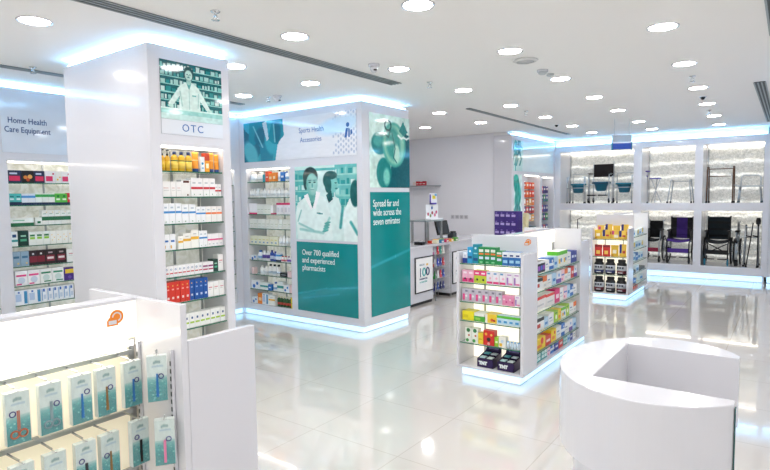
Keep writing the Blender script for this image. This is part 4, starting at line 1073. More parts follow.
ox0, ox1 = .098, .684
ON = lambda i: '%s OTC column shelf' % ordn[i]
OZ = OTC_Z
row(F_OTC, OZ[0], ox0, ox1, ON(0), rep(('yelpump', 25, .185), 2)+[('-', 6)]+rep(('yelbot', 33, .15), 3)+[('ortube', 36, .155), ('whblue', 22, .12), ('redyel', 24, .15), ('ortube', 30, .155), ('ortube', 28, .145)])
row(F_OTC, OZ[1], ox0, ox1, ON(1), [('pale', 42, .115), ('pale', 23, .115), ('pale', 25, .115), ('brownbow', 44, .13)]+rep(('redband', 30, .145), 4)+rep(('redband', 16, .10), 2))
row(F_OTC, OZ[2], ox0, ox1, ON(2), rep(('blueband', 27, .155), 3)+rep(('blueband', 31, .145), 2)+rep(('blueband', 23, .125), 2)+rep(('orangeband', 26, .125), 3))
row(F_OTC, OZ[3], ox0, ox1, ON(3), rep(('bluetall', 26, .12), 2)+[('-', 10), ('yellowband', 22, .10), ('yellowband', 36, .12), ('yellowband', 38, .14), ('blueband', 20, .13), ('blueband', 20, .13)]+rep(('pinkband', 19, .10), 4))
row(F_OTC, OZ[4], ox0, ox1, ON(4), rep(('reddot', 19, .085), 9)+rep(('redpurple', 26, .085), 2)+[('darkgreen', 25, .10), ('plainwhite', 28, .135)])
row(F_OTC, OZ[5], ox0, ox1, ON(5), rep(('redbox', 21, .165), 5)+rep(('bluebox', 21, .165), 4)+rep(('plainwhite', 27, .12), 3))
row(F_OTC, OZ[6], ox0, ox1, ON(6), rep(('limeline', 25, .115), 11))
row(F_OTC, OZ[7], ox0, ox1, ON(7), [('-', 60), ('yellowflat', 100, .07), ('yellowflat', 80, .07), ('limeline', 30, .10)])

tx0, tx1 = .147, 1.06
TN = lambda i: '%s corner column shelf' % ordn[i]
TZ = TEAL_Z
row(F_TEAL, TZ[0], tx0, tx1, TN(0), rep(('whbot', 45, .15), 2)+[('tealbox', 17, .11), ('redor', 20, .15), ('orange', 22, .12), ('orange', 22, .13), ('-', 8), ('whbotblk', 18, .17), ('blue', 24, .13), ('whbotblue', 17, .14), ('whbotblue', 17, .14)])
row(F_TEAL, TZ[1], tx0, tx1, TN(1), rep(('whbot', 22, .135), 12))
row(F_TEAL, TZ[2], tx0, tx1, TN(2), rep(('pinkbase', 17, .165), 3)+rep(('mist', 22, .15), 4)+[('pinkbase', 14, .14), ('-', 20)]+rep(('magtop', 22, .17), 4))
row(F_TEAL, TZ[3], tx0, tx1, TN(3), rep(('mist', 27, .145), 10))
row(F_TEAL, TZ[4], tx0, tx1, TN(4), rep(('paleyel', 26, .13), 7)+rep(('whbot', 22, .15), 4))
row(F_TEAL, TZ[5], tx0, tx1, TN(5), [('bluedot', 40, .07), ('whbotblue', 30, .15)]+rep(('purbot', 24, .15), 2)+[('bluebot', 22, .165), ('bluebot', 20, .15), ('skybot', 26, .13)]+rep(('redcapb', 18, .09), 2)+rep(('violet', 18, .09), 2))
row(F_TEAL, TZ[6], tx0, tx1, TN(6), [('-', 6), ('palepink', 14, .10), ('-', 30)]+rep(('whbot', 26, .14), 2)+rep(('whbotblk', 24, .17), 3)+[('lowblk', 46, .06), ('palepink', 30, .09)])
row(F_TEAL, TZ[7], tx0, tx1, TN(7), [('bluedot', 48, .13), ('tealwh', 46, .11), ('blue', 20, .09), ('whbotblue', 28, .13), ('tealwh', 34, .15), ('bluedot', 30, .11), ('palepink', 20, .12)])
row(F_TEAL, .185, tx0, tx1, TN(8), [('bluedot', 36, .09), ('orange', 28, .16), ('bluewide', 36, .17), ('yellowband', 38, .15), ('-', 10)]+rep(('greenbtl', 16, .16), 5)+[('yelslim', 14, .16)])

# long island: end shelves
F_IE = Frame(-2.67, 4.84, 0); ix0, ix1 = .045, .655
IN = lambda i: '%s island end shelf' % ordn[i]
row(F_IE, ISL_E[0], ix0, ix1, IN(0), [('navywhite', 38, .10), ('skyblue', 40, .16), ('tealtall', 42, .19)]+rep(('greentall', 43, .165), 3)+[('greenmid', 44, .135)]+rep(('bluewhitetop', 42, .13), 3), ly=.04)
row(F_IE, ISL_E[1], ix0, ix1, IN(1), rep(('pinkblack', 44, .12), 2)+rep(('pinklime', 45, .125), 2)+rep(('whitepink2', 45, .12), 3)+rep(('lilac', 48, .12), 2), ly=.03)
row(F_IE, ISL_E[2], ix0, ix1, IN(2), rep(('greypink', 46, .125), 6)+rep(('allpink', 40, .095), 2)+[('lilac', 36, .10)], ly=.03)
row(F_IE, ISL_E[3], ix0, ix1, IN(3), [('yellowpack', 88, .09), ('greenwide', 76, .085), ('yelorange', 84, .085)]+rep(('bluegreen', 39, .085), 4), ly=.03)
row(F_IE, ISL_E[4], ix0, ix1, IN(4), [('-', 22)]+rep(('plantbox', 46, .145), 2)+[('yelslim', 36, .11), ('redpic', 78, .145), ('limeslim', 28, .09), ('whyel', 48, .10)]+rep(('bluepot', 23, .065), 4), ly=.03)
# two display boxes on the base
def tnt_box(label, x):
    PU = mat('dark_purple_card', '#2f1c52', .4)
    t = thing('display_box', label, 'display box', (x, 4.875, .1155), 0)
    w, d, h = .17, .20, .10
    mb = MB().box(0, w, 0, .004, 0, h*.8, PU).box(0, w, 0, d, 0, .004, PU).box(0, w, d-.004, d, 0, h*1.2, PU)
    for xx in (0, w-.004): mb.prism([(0, 0), (d, 0), (d, h*1.2), (0, h*.8)], xx, xx+.004, PU, 'x')
    mb.build('tray', t)
    MB().add([(0, d-.003, h*1.2), (w, d-.003, h*1.2), (w*.95, d+.01, h*1.95), (w*.05, d+.01, h*1.95)], [(0, 1, 2, 3)], PU).add([(0, d+.001, h*1.2), (w, d+.001, h*1.2), (w*.95, d+.014, h*1.95), (w*.05, d+.014, h*1.95)], [(0, 1, 2, 3)], PU).box(w*.2, w*.8, d-.004, d+.004, h*1.35, h*1.75, C('#7f6fb0')).build('raised_lid', t)
    text('lettering', 'TNT', .042, LW, t, (.022, -.002, .028), '-y', xs=1.0, bold=.004)
    cols = ['#bfe6ea', '#e6f4f4', '#5fb6c8', '#d8e2ee']
    for i in range(2):
        for j in range(2):
            MB().box(.012+i*.077, .078+i*.077, .012+j*.09, .09+j*.09, .005, h*(.85+.18*j), C('#25193f')).box(.018+i*.077, .072+i*.077, .02+j*.09, .08+j*.09, h*(.85+.18*j), h*(.85+.18*j)+.008, C(cols[(i+j*2) % 4])).build('bottle_pack', t)
tnt_box('dark purple TNT display box on the island base, left one', -2.46)
tnt_box('dark purple TNT display box on the island base, right one', -2.245)

# long island: right side shelves (face +x)
F_IS = Frame(-1.985, 5.215, PI/2); sx0, sx1 = .0, 1.33
SN = lambda i: '%s island side shelf' % ordn[i]
SR = [
 [('s_black', 30, .115), ('s_black', 26, .115), ('s_white', 22, .11), ('s_blue', 26, .12), ('s_sky', 22, .12), ('s_green', 34, .165), ('s_green', 30, .165), ('s_white', 22, .13), ('s_navy', 22, .14), ('s_navy', 20, .13)],
 [('s_blackcy', 40, .12), ('s_orange', 22, .13), ('s_white', 28, .12), ('s_sky', 24, .12), ('s_purple', 26, .13), ('s_pink', 22, .13), ('s_orange', 20, .13), ('s_white', 20, .12), ('s_redfull', 18, .13), ('s_purple', 20, .13)],
 [('s_red', 56, .14), ('s_red', 44, .13), ('s_magenta', 26, .15), ('s_white', 22, .14), ('s_pink', 20, .14), ('s_sky', 20, .14), ('s_blue', 18, .13), ('s_white', 22, .12)],
 [('s_blackcy', 44, .13), ('s_sky', 22, .10), ('s_white', 26, .12), ('s_lime', 20, .12), ('s_yellow', 18, .12), ('s_green', 24, .12), ('s_lime', 20, .13), ('s_white', 24, .12), ('s_orange', 18, .12)],
 [('s_yellow', 50, .12), ('s_redfull', 30, .10), ('s_yellow', 26, .13), ('s_white', 28, .13), ('s_blue', 18, .14), ('s_white', 26, .12), ('s_purple', 20, .13), ('s_sky', 22, .12)],
]
for i, r in enumerate(SR): row(F_IS, ISL_S[i], sx0, sx1, SN(i), r, ly=.02)
row(F_IS, .1155, sx0, sx1, 'island side deck', [('s_teal', 34, .10), ('s_teal', 30, .10), ('s_pink', 16, .09), ('s_blue', 24, .10), ('s_navy', 22, .09), ('s_redfull', 26, .10), ('s_teal', 24, .09), ('s_sky', 18, .10), ('s_navy', 20, .09), ('s_white', 20, .09)], ly=.02)

# jar gondola
F_JE = Frame(-2.78, 9.82, 0); jx0, jx1 = .04, .57
row(F_JE, J_E[0], jx0, jx1, 'top jar gondola shelf', [('p_yel', 24, .16), ('p_yelnavy', 24, .16), ('p_pinkyel', 24, .16), ('p_yelnavy', 24, .15)], ly=.04)
n0 = [('p_pinkyel', -.0), ]
row(Frame(-2.78, 9.96, 0), J_E[0], jx0+.01, jx1, 'back pouch row', [('p_pinkyel', 24, .23), ('p_yelnavy', 24, .25), ('p_yel', 24, .23), ('p_yelnavy', 24, .25)], ly=.03)
row(F_JE, J_E[1], jx0, jx1, 'lower pouch shelf', [('p_red', 26, .20), ('p_red', 26, .20), ('p_yel', 26, .20), ('p_yelnavy', 24, .22)], ly=.05)
row(F_JE, J_E[2], jx0, jx1, 'upper jar shelf', [('j_navy', 24, .265), ('j_navy', 24, .265), ('j_red', 24, .265)], ly=.03, jit=8)
row(F_JE, .1155, jx0, jx1, 'jar gondola base', [('j_red', 24, .265), ('j_gold', 24, .265), ('j_red', 24, .265)], ly=.03, jit=8)
F_JS = Frame(-2.175, 10.19, PI/2)
ST['hang'] = S('pale blue pack', base='#d8e8f2', patches=((.15, .2, .85, .6, '#3a8fc8'),), d=.05)
ST['hangy'] = S('pale pack with yellow badge', base='#e6ecee', patches=((.5, .6, .25, '#e6c83a'), (.2, .1, .8, .25, '#5f9ac0')), d=.05)
ST['darkbar'] = S('dark grey roll', base='#3a3f44', d=.1)
row(F_JS, J_S[0], .02, 1.10, 'top gondola side', [('hangy', 20, .12), ('hang', 20, .10), ('-', 10), ('hangy', 20, .10), ('hang', 16, .10), ('hangy', 20, .12)], ly=.05)
row(F_JS, J_S[1], .02, 1.10, 'second gondola side', [('hang', 20, .12), ('hangy', 20, .12), ('hang', 20, .12), ('hang', 20, .12), ('hangy', 20, .10)], ly=.05)
row(F_JS, J_S[2], .02, 1.10, 'third gondola side', [('hang', 20, .15), ('hang', 20, .13), ('blue', 20, .14), ('hang', 20, .12), ('hang', 20, .12)], ly=.05)
row(F_JS, J_S[3], .02, 1.10, 'fourth gondola side', [('darkbar', 30, .05), ('hang', 20, .12), ('darkbar', 40, .05)], ly=.02)
row(F_JS, J_S[4], .02, 1.10, 'fifth gondola side', [('hang', 20, .10), ('blue', 20, .08), ('-', 20), ('hang', 20, .10)], ly=.05)
row(F_JS, .1155, .02, 1.10, 'base of gondola side', [('redor', 20, .055), ('redor', 20, .055), ('redor', 20, .055), ('-', 50)], ly=.03)
# ------------------------------------------------------------------ hanging clear packs on the foreground gondola
def pack_canvas(seed, tool):
    cv = Canvas(28, 64, '#d4e4e0'); cv.noise(.03, 10, seed)
    for j in range(26): cv.mix(((cv.Y < .56-j*.020))*.15, '#078a8c')
    r = np.random.default_rng(seed)
    for k in range(26): cv.ell(r.uniform(.05, .95), r.uniform(.04, .5), .04, .012, r.choice(['#8fdad4', '#5cc4c0', '#0f8088']), .5, 0, .6)
    cv.path([(.34, .86), (.46, .88), (.66, .87)], .03, '#7fa2a0', .9); cv.path([(.25, .78), (.55, .785), (.8, .78)], .02, '#9ebfd0', .7)
    return cv
TOOLS = ['steel scissors', 'orange handled scissors', 'blue tipped tweezers', 'brown tweezers', 'dark nail file', 'black nail pencil', 'pink nail file', 'blue tweezers']
TC = {'steel scissors': '#7f9aa2', 'orange handled scissors': '#b9694a', 'blue tipped tweezers': '#2f76b8', 'brown tweezers': '#8a6a3a', 'dark nail file': '#2a2f36', 'black nail pencil': '#16181c', 'pink nail file': '#e88ab0', 'blue tweezers': '#2f76b8'}
packprints = {}
def clear_pack(tool, label, loc, rz, group, hook):
    """pack hung on a rail hook; origin at bottom centre of its front; local front -y"""
    t = thing('hanging_pack', label, 'blister pack', loc, rz, group)
    w, h, d = .074, .178, .026
    if tool not in packprints:
        packprints[tool] = print_mesh(pack_canvas(len(packprints)+3, tool), w-.004, h-.004, '-y', 'printed_card')
    MB().box(-w/2+.0015, w/2-.0015, .0012, d, .0015, h, C('#dfe9e5')).build('carton_body', t)
    o = bpy.data.objects.new('printed_card', packprints[tool]); COL.objects.link(o); o.parent = t; o.location = (-w/2+.002, .0006, .002)
    m = C(TC[tool], .3); mb = MB()
    if 'scissors' in tool:
        mb.box(-.004, .0, -.001, .0002, .05, .115, m).box(.001, .005, -.001, .0002, .05, .115, m)
        mb.ring((-.012, -.001, .036), .012, .003, m, 'y', 14).ring((.013, -.001, .036), .012, .003, m, 'y', 14)
    elif 'tweezers' in tool: mb.prism([(-.005, .02), (.005, .02), (.003, .11), (-.003, .11)], -.002, .0002, m, 'y')
    else: mb.box(-.0045, .0045, -.003, .0002, .012, .10, m)
    mb.build('tool', t)
    NV = mat('navy_seal', '#34357c', .4)
    cx = random.choice([-.016, .014, .018]); cz = random.uniform(.098, .118)
    MB().ring((cx, -.0008, cz), .0088, .0018, NV, 'y', 16).build('navy_seal', t)
    MB().box(-w/2, w/2, -.0015, .0005, 0, h, CLEAR).box(-w/2, -w/2+.001, .0006, d, 0, h, CLEAR).box(w/2-.001, w/2, .0006, d, 0, h, CLEAR).build('clear_cover', t)
    # hook wire running back to the rail
    MB().tube([(0, -.012, h+.006), (0, .01, h+.004), (0, .03, h+.004), (0, .03+hook, h+.010)], .0022, CHROME, 6).box(-.010, .010, -.0005, .001, h-.001, h+.012, CLEAR).box(-.004, .004, d+.001, d+.003+hook, h+.006, h+.009, STEEL).build('hook', t)
    return t
ys = [.02, .12, .22, .32, .42, .52, .622, .724, .826, .930, 1.020, 1.124]
seq = ['steel scissors', 'orange handled scissors', 'steel scissors', 'blue tipped tweezers', 'brown tweezers', 'dark nail file', 'steel scissors', 'orange handled scissors', 'steel scissors', 'blue tipped tweezers', 'brown tweezers', 'blue tweezers']
seq2 = ['dark nail file', 'steel scissors', 'blue tweezers', 'brown tweezers', 'dark nail file', 'blue tweezers', 'steel scissors', 'brown tweezers', 'orange handled scissors', 'dark nail file', 'brown tweezers', 'black nail pencil']
lab = lambda tool, k, rw: 'clear teal pack with %s, %s from the right on the %s rail' % (tool, ordn[k], rw)
for k in range(5, 12):
    clear_pack(seq[k], lab(seq[k], 11-k, 'upper'), (-2.05, ys[k], .988+.0005*k), PI/2+random.uniform(-.06, .06), 'teal clear packs on the foreground gondola', .078)
for k in range(5, 12):
    clear_pack(seq2[k], lab(seq2[k], 11-k, 'lower'), (-2.05+(.03 if k == 11 else 0), ys[k]+.004, .742+(.024 if k == 11 else 0)), PI/2+random.uniform(-.06, .06), 'teal clear packs on the foreground gondola', .078)
clear_pack('blue tweezers', 'clear teal pack with blue tweezers hung on the end board of the foreground gondola, upper', (-1.925, 1.15, 1.03), 1.0, 'teal clear packs on the foreground gondola', .03)
clear_pack('pink nail file', 'clear teal pack with a pink nail file hung on the end board, lower', (-1.89, 1.15, .79), .95, 'teal clear packs on the foreground gondola', .0)

# ------------------------------------------------------------------ wheelchairs, commodes, walkers
ALU = mat('silver_tube', '#b9bfc4', .3, metal=.8)
BRONZE = mat('brown_tube', '#6a4a35', .3, metal=.5)
def wheelchair(label, loc, rz, w=.46, seatc='#4a2f7f', backc='#4a2f7f', frame=BLACK, strap=None, wheel_r=.29, sidewing=True, back_stripes=None, xbrace=False, backh=.92, footc=BLACK):
    """front faces local -y, origin on the floor at the centre of the seat"""
    t = thing('wheelchair', label, 'wheelchair', loc, rz)
    SCc = C(seatc, .8); BCc = C(backc, .8); hw = w/2; sh = .49
    for s in (-1, 1):
        x = s*(hw+.035)
        # rear wheel with hand rim and spokes
        wl = MB().ring((x, .14, wheel_r), wheel_r-.016, .016, RUBBER, 'x', 30, 8)
        o = wl.build('wheel', t)
        hr = MB().ring((x+s*.022, .14, wheel_r), wheel_r-.045, .007, CHROME, 'x', 26, 6); hr.build('hand_rim', o)
        sp = MB(); sp.lathe([(.028, -.025), (.028, .025)], frame, c=(x, .14, wheel_r), seg=12, axis='x')
        for k in range(10):
            a = 2*PI*k/10; sp.tube([(x, .14, wheel_r), (x, .14+(wheel_r-.025)*math.cos(a), wheel_r+(wheel_r-.025)*math.sin(a))], .003, CHROME, 4)
        sp.build('spokes', o)
        # castor
        cz = .075
        cw = MB().ring((s*hw, -.26, cz), cz-.018, .018, C('#2f7f9a', .4) if footc != BLACK else RUBBER, 'x', 18, 6).lathe([(.03, -.012), (.03, .012)], frame, c=(s*hw, -.26, cz), seg=10, axis='x').build('castor', t)
        MB().tube([(s*hw, -.26, cz), (s*(hw-.0), -.25, .17), (s*hw, -.25, .24)], .011, frame, 6).build('castor_fork', cw)
        # frame side
        fr = MB().tube([(s*hw, .20, backh+.02), (s*hw, .19, .5), (s*hw, .17, .24)], .012, frame, 8)
        fr.tube([(s*hw, .20, backh-.02), (s*hw, .26, backh+.01)], .014, RUBBER, 8)
        fr.tube([(s*hw, .18, sh-.02), (s*hw, -.27, sh-.02), (s*hw, -.31, sh-.07), (s*hw, -.32, .16)], .012, frame, 8)
        fr.tube([(s*hw, .17, .24), (s*hw, -.28, .24), (s*hw, -.28, sh-.02)], .011, frame, 8)
        fr.build('side_frame', t)
        ar = MB().box(s*hw+.0-.025, s*hw+.025, -.20, .16, .70, .725, RUBBER).tube([(s*hw, -.17, .70), (s*hw, -.17, sh-.02)], .010, frame, 6)
        ar.build('armrest', t)
        MB().box(min(s*(hw-.012), s*(hw-.008)), max(s*(hw-.012), s*(hw-.008)), -.16, .15, sh, .69, BLACK).build('side_guard', t)
        # footrest
        MB().box(min(s*.03, s*(hw-.02)), max(s*.03, s*(hw-.02)), -.35, -.25, .135, .15, BLACK).tube([(s*hw, -.32, .16), (s*(hw-.03), -.31, .145)], .012, frame, 6).build('footrest', t)
    # seat sling
    vs = []; fs = []; n = 8
    for j in range(5):
        for i in range(n+1):
            u = i/n; vs.append((-hw+w*u, -.27+.45*j/4, sh-.035*math.sin(PI*u)))
    for j in range(4):
        for i in range(n): fs.append((j*(n+1)+i, j*(n+1)+i+1, (j+1)*(n+1)+i+1, (j+1)*(n+1)+i))
    b = len(vs); vs2 = vs+[(x, y, z+.04 if True else z) for x, y, z in vs]; fs2 = [f[::-1] for f in fs]+[tuple(k+b for k in f) for f in fs]
    for i in range(n): fs2.append((i, i+1, b+i+1, b+i))
    MB().add(vs2, fs2, SCc, False).build('seat', t)
    # backrest
    vs = []; fs = []; m = 10
    for j in range(m+1):
        for i in range(n+1):
            u = i/n; v = j/m; vs.append((-hw+w*u, .19+.04*math.sin(PI*u)+.006*math.sin(v*22), sh+.03+(backh-.03-sh)*v))
    for j in range(m):
        for i in range(n): fs.append((j*(n+1)+i, j*(n+1)+i+1, (j+1)*(n+1)+i+1, (j+1)*(n+1)+i))
    b = len(vs); vs2 = vs+[(x, y+.02, z) for x, y, z in vs]; fs2 = fs+[tuple(k+b for k in f[::-1]) for f in fs]
    bk = MB().add(vs2, fs2, BCc)
    if back_stripes:
        mi = bk.mi(C(back_stripes, .6))
        for q in range(n*m):
            if back_stripes == '#141416':
                if (q % n) in (0, 1, n-2, n-1): bk.m[q] = mi
            elif (q//n) % 3 == 1: bk.m[q] = mi
    bk.build('backrest', t)
    if strap: MB().box(-hw-.01, hw+.01, -.30, -.285, .24, .33, C(strap, .8)).build('calf_strap', t)
    if xbrace:
        MB().tube([(-hw, -.1, .24), (hw, -.1, sh-.03)], .011, frame, 6).tube([(hw, -.08, .24), (-hw, -.08, sh-.03)], .011, frame, 6).build('cross_brace', t)
    return t
BF = .2855
wheelchair('black wheelchair with maroon calf strap, partly behind the jar gondola', (-2.45, 13.58, BF), 0, w=.29, seatc='#17191c', backc='#15181b', strap='#8a2540', frame=ALU, backh=.90)
wheelchair('wheelchair with purple seat and purple centred back in the middle lower bay', (-1.935, 13.58, BF), 0, w=.42, seatc='#4a2f86', backc='#4a2f86', back_stripes='#141416', strap='#4a2f86', frame=BLACK, backh=.98)
wheelchair('wide black wheelchair with ribbed back and crossed frame in the right lower bay', (-1.225, 13.58, BF), 0, w=.41, seatc='#1f2428', backc='#1e2a30', back_stripes='#12161a', frame=BLACK, xbrace=True, backh=1.0, strap='#181a1d', footc=ALU)
wheelchair('folded silver and black wheelchair standing sideways beside the wide black one', (-.875, 13.62, BF), 0, w=.03, seatc='#1f2428', backc='#1e2a30', frame=ALU, backh=.90, wheel_r=.28)
def chair_frame(t, hw, d0, d1, sh, ah, m, feet=True, tip='#1d1f22', back=None):
    for s in (-1, 1):
        MB().tube([(s*hw, d0, .02), (s*hw, d0, ah), (s*hw, d1, ah), (s*hw, d1, .02)], .011, m, 8).tube([(s*hw, d0, sh), (s*hw, d1, sh)], .010, m, 6).build('side_frame', t)
        for y in (d0, d1): MB().lathe([(.018, .0), (.016, .03), (.012, .035)], C(tip, .6), c=(s*hw, y, 0), seg=10).build('rubber_foot', t)
def commode(label, loc, rz=0, w=.44):
    t = thing('commode_chair', label, 'commode chair', loc, rz); hw = w/2
    chair_frame(t, hw, -.22, .22, .40, .62, ALU)
    MB().tube([(-hw, .22, .62), (-hw, .22, .70), (hw, .22, .70), (hw, .22, .62)], .010, ALU, 6).tube([(-hw, -.22, .36), (hw, -.22, .36)], .009, ALU, 6).build('back_frame', t)
    TB = C('#2a7d92', .35)
    n = 24; o = [(math.cos(2*PI*k/n)*hw*.98, math.sin(2*PI*k/n)*.2) for k in range(n)]
    MB().lathe([(.12, .425), (hw*.9, .425), (hw*.92, .44), (hw*.9, .465), (.12, .465), (.11, .445)], TB, seg=24, sy=.95).build('seat', t)
    MB().lathe([(.09, .24), (.115, .26), (.145, .40), (.155, .422)], C('#236a80', .3), seg=22).build('pan', t)
    return t
US = 1.5905
commode('commode chair with teal pan at the left of the upper left bay', (-4.14, 13.55, US), .0, .40)
commode('commode chair with teal pan at the right of the upper left bay', (-3.10, 13.55, US), .0, .42)
t = thing('commode_wheelchair', 'wheeled commode chair with black backrest and teal pan in the upper left bay', 'commode chair', (-3.62, 13.58, US), 0)
for s in (-1, 1):
    MB().tube([(s*.23, -.22, .12), (s*.23, -.22, .66), (s*.23, .0, .68)], .012, ALU, 8).tube([(s*.23, .2, .12), (s*.23, .2, .98)], .012, ALU, 8).tube([(s*.23, -.22, .44), (s*.23, .2, .44)], .011, ALU, 6).build('side_frame', t)
    MB().box(s*.23-.025, s*.23+.025, -.22, .1, .68, .70, BLACK).build('armrest', t)
    for y in (-.22, .2):
        c = MB().ring((s*.23, y, .06), .045, .014, RUBBER, 'x', 18, 6).build('castor', t)
        MB().box(s*.23-.018, s*.23+.018, y-.012, y+.012, .06, .13, ALU).build('castor_fork', c)
    MB().box(min(s*.03, s*.21), max(s*.03, s*.21), -.40, -.26, .17, .20, BLACK).tube([(s*.2, -.22, .40), (s*.18, -.33, .19)], .010, ALU, 6).build('footrest', t)
MB().box(-.22, .22, .17, .195, .62, .92, C('#1d1413', .7)).build('backrest', t)
MB().lathe([(.10, .455), (.20, .455), (.215, .47), (.20, .50), (.10, .50)], C('#245a74', .35), seg=22).build('seat', t)
MB().lathe([(.09, .28), (.12, .31), (.155, .44), (.165, .454)], C('#236a80', .3), seg=22).build('pan', t)
# plain frame at the far left
t = thing('toilet_support', 'thin silver support frame at the far left of the upper left bay', 'walking frame', (-4.40, 13.85, US)); 
MB().tube([(-.04, -.02, .01), (-.04, -.02, .62), (.34, -.02, .62), (.34, -.02, .01)], .009, ALU, 6).build('front_frame', t)
MB().lathe([(.017, 0), (.014, .03)], RUBBER, c=(-.04, -.02, 0), seg=8).build('rubber_foot', t); MB().lathe([(.017, 0), (.014, .03)], RUBBER, c=(.34, -.02, 0), seg=8).build('rubber_foot', t)
# crutch with blue cuff
t = thing('crutch', 'thin crutch with a blue ring cuff at the left of the upper middle bay', 'crutch', (-2.60, 13.5, US))
MB().tube([(0, 0, .02), (0, 0, .70)], .010, ALU, 8).tube([(0, 0, .58), (.0, -.10, .60)], .012, C('#4a3a9a'), 6).build('crutch_shaft', t)
MB().ring((0, 0, .705), .04, .013, C('#4a3a9a'), 'z', 18).build('arm_cuff', t); MB().lathe([(.018, 0), (.014, .03)], RUBBER, seg=10).build('rubber_tip', t)
# seat stick
t = thing('seat_cane', 'folding seat cane with blue sling top in the upper middle bay', 'walking stick', (-2.42, 13.45, US+.008))
m2 = MB()
for a in (0, 1, 2):
    an = a*2*PI/3+.5; m2.tube([(.12*math.cos(an), .1*math.sin(an), .0), (0, 0, .27), (-.1*math.cos(an), -.09*math.sin(an), .52)], .009, ALU, 6)
m2.build('folding_leg', t)
MB().prism([(-.12, -.08), (.12, -.08), (.02, .10), (-.02, .10)], .521, .545, C('#4f4a9a', .6)).build('sling_seat', t)
def walker(label, loc, m, w=.52, h=.80, rz=0, bars=(.98, .80), splay=.05, grip=True):
    t = thing('walker', label, 'walking frame', loc, rz); hw = w/2
    for s in (-1, 1):
        MB().tube([(s*(hw+splay), -.22, .0), (s*hw, -.16, h*.9), (s*hw, -.10, h), (s*hw, .10, h), (s*hw, .16, h*.9), (s*(hw+splay), .20, .0)], .012, m, 8).build('side_frame', t)
        MB().tube([(s*(hw+splay*.5), -.18, h*.4), (s*(hw+splay*.5), .17, h*.4)], .009, m, 6).build('side_bar', t)
        if grip: MB().tube([(s*hw, -.09, h+.001), (s*hw, .09, h+.001)], .018, RUBBER, 8).build('hand_grip', t)
        for y in (-.22, .20): MB().lathe([(.02, -.001+.001), (.017, .035)], RUBBER, c=(s*(hw+splay), y, 0), seg=8).build('rubber_foot', t)
    for b in bars: MB().tube([(-hw-splay*(1-b), .13, h*b-.02), (hw+splay*(1-b), .13, h*b-.02)], .010, m, 6).build('cross_bar', t)
    return t
walker('thin silver walking frame in the upper middle bay', (-1.94, 13.55, US), ALU, .36, .50, splay=.05, bars=(.98,), grip=False)
walker('tall brown walking frame in the upper right bay', (-1.20, 13.55, US), BRONZE, .46, .74, splay=0, bars=(.99, .78))
t = thing('shower_chair', 'white shower chair with looped back in the upper right bay', 'shower chair', (-.68, 13.55, US+.003), 0)
for s in (-1, 1):
    for y in (-.15, .15):
        MB().tube([(s*.20, y, .0), (s*.17, y, .32)], .013, ALU, 8).lathe([(.022, 0), (.018, .035)], C('#3f5a6a'), c=(s*.2, y, 0), seg=8).build('leg', t)
MB().box(-.21, .21, -.19, .19, .32, .35, C('#c4ccd0')).build('seat', t)
MB().tube([(-.17, .17, .35), (-.17, .19, .52), (-.13, .19, .56), (.13, .19, .56), (.17, .19, .52), (.17, .17, .35)], .014, C('#cfd6da'), 8).build('back_loop', t)
MB().tube([(-.22, -.15, .34), (-.29, -.15, .37), (-.32, -.15, .60)], .009, ALU, 6).build('arm_bar', t)
# lower right: silver walker, forearm crutch pair with black head
walker('silver walking frame standing at the right of the lower right bay', (-.63, 13.66, BF), ALU, .21, .83, splay=.02, bars=(.96, .72))
for k, (x0, x1, lb) in enumerate(((-.70, -.60, 'black crutch leaning to the left beside the silver walking frame'), (-.515, -.515, 'upright black crutch with bulky head at the right end of the lower bay'))):
    t = thing('crutch', lb, 'crutch', (x0, 13.29+.03*k, BF+.004))
    dx = x1-x0
    MB().tube([(0, 0, .01), (dx*.7, .02, .60), (dx, .03, .90)], .011, BLACK, 8).build('crutch_shaft', t)
    MB().lathe([(.02, 0), (.016, .035)], RUBBER, seg=8).build('rubber_tip', t)
    MB().tube([(dx*.75, .02, .62), (dx*.75-.09, .02, .64)], .015, BLACK, 6).build('hand_grip', t)
    if k: MB().lathe([(.02, .86), (.042, .88), (.046, .95), (.03, 1.0)], BLACK, c=(dx, .03, 0), seg=12).build('crutch_head', t)
# small black remote shape above gondola, on the lower left bay
t = thing('transport_chair', 'dark folded chair seat just visible above the jar gondola', 'wheelchair', (-3.05, 13.6, BF), 0)
MB().box(-.2, .2, .15, .18, .45, .98, BLKFAB).build('backrest', t)
for s in (-1, 1):
    MB().tube([(s*.2, .17, .02), (s*.2, .17, 1.0), (s*.2, .26, 1.03)], .011, BLACK, 8).tube([(s*.2, -.2, .02), (s*.2, -.2, .45), (s*.2, .17, .45)], .011, BLACK, 8).build('side_frame', t)
MB().box(-.19, .19, -.2, .15, .44, .46, BLKFAB).build('seat', t)
t = thing('walking_stick_stand', 'small dark handled stick standing in the lower left bay', 'walking stick', (-4.15, 13.55, BF))
MB().tube([(0, 0, 0), (0, 0, .92), (.10, 0, .96)], .011, BLACK, 8).build('stick', t)

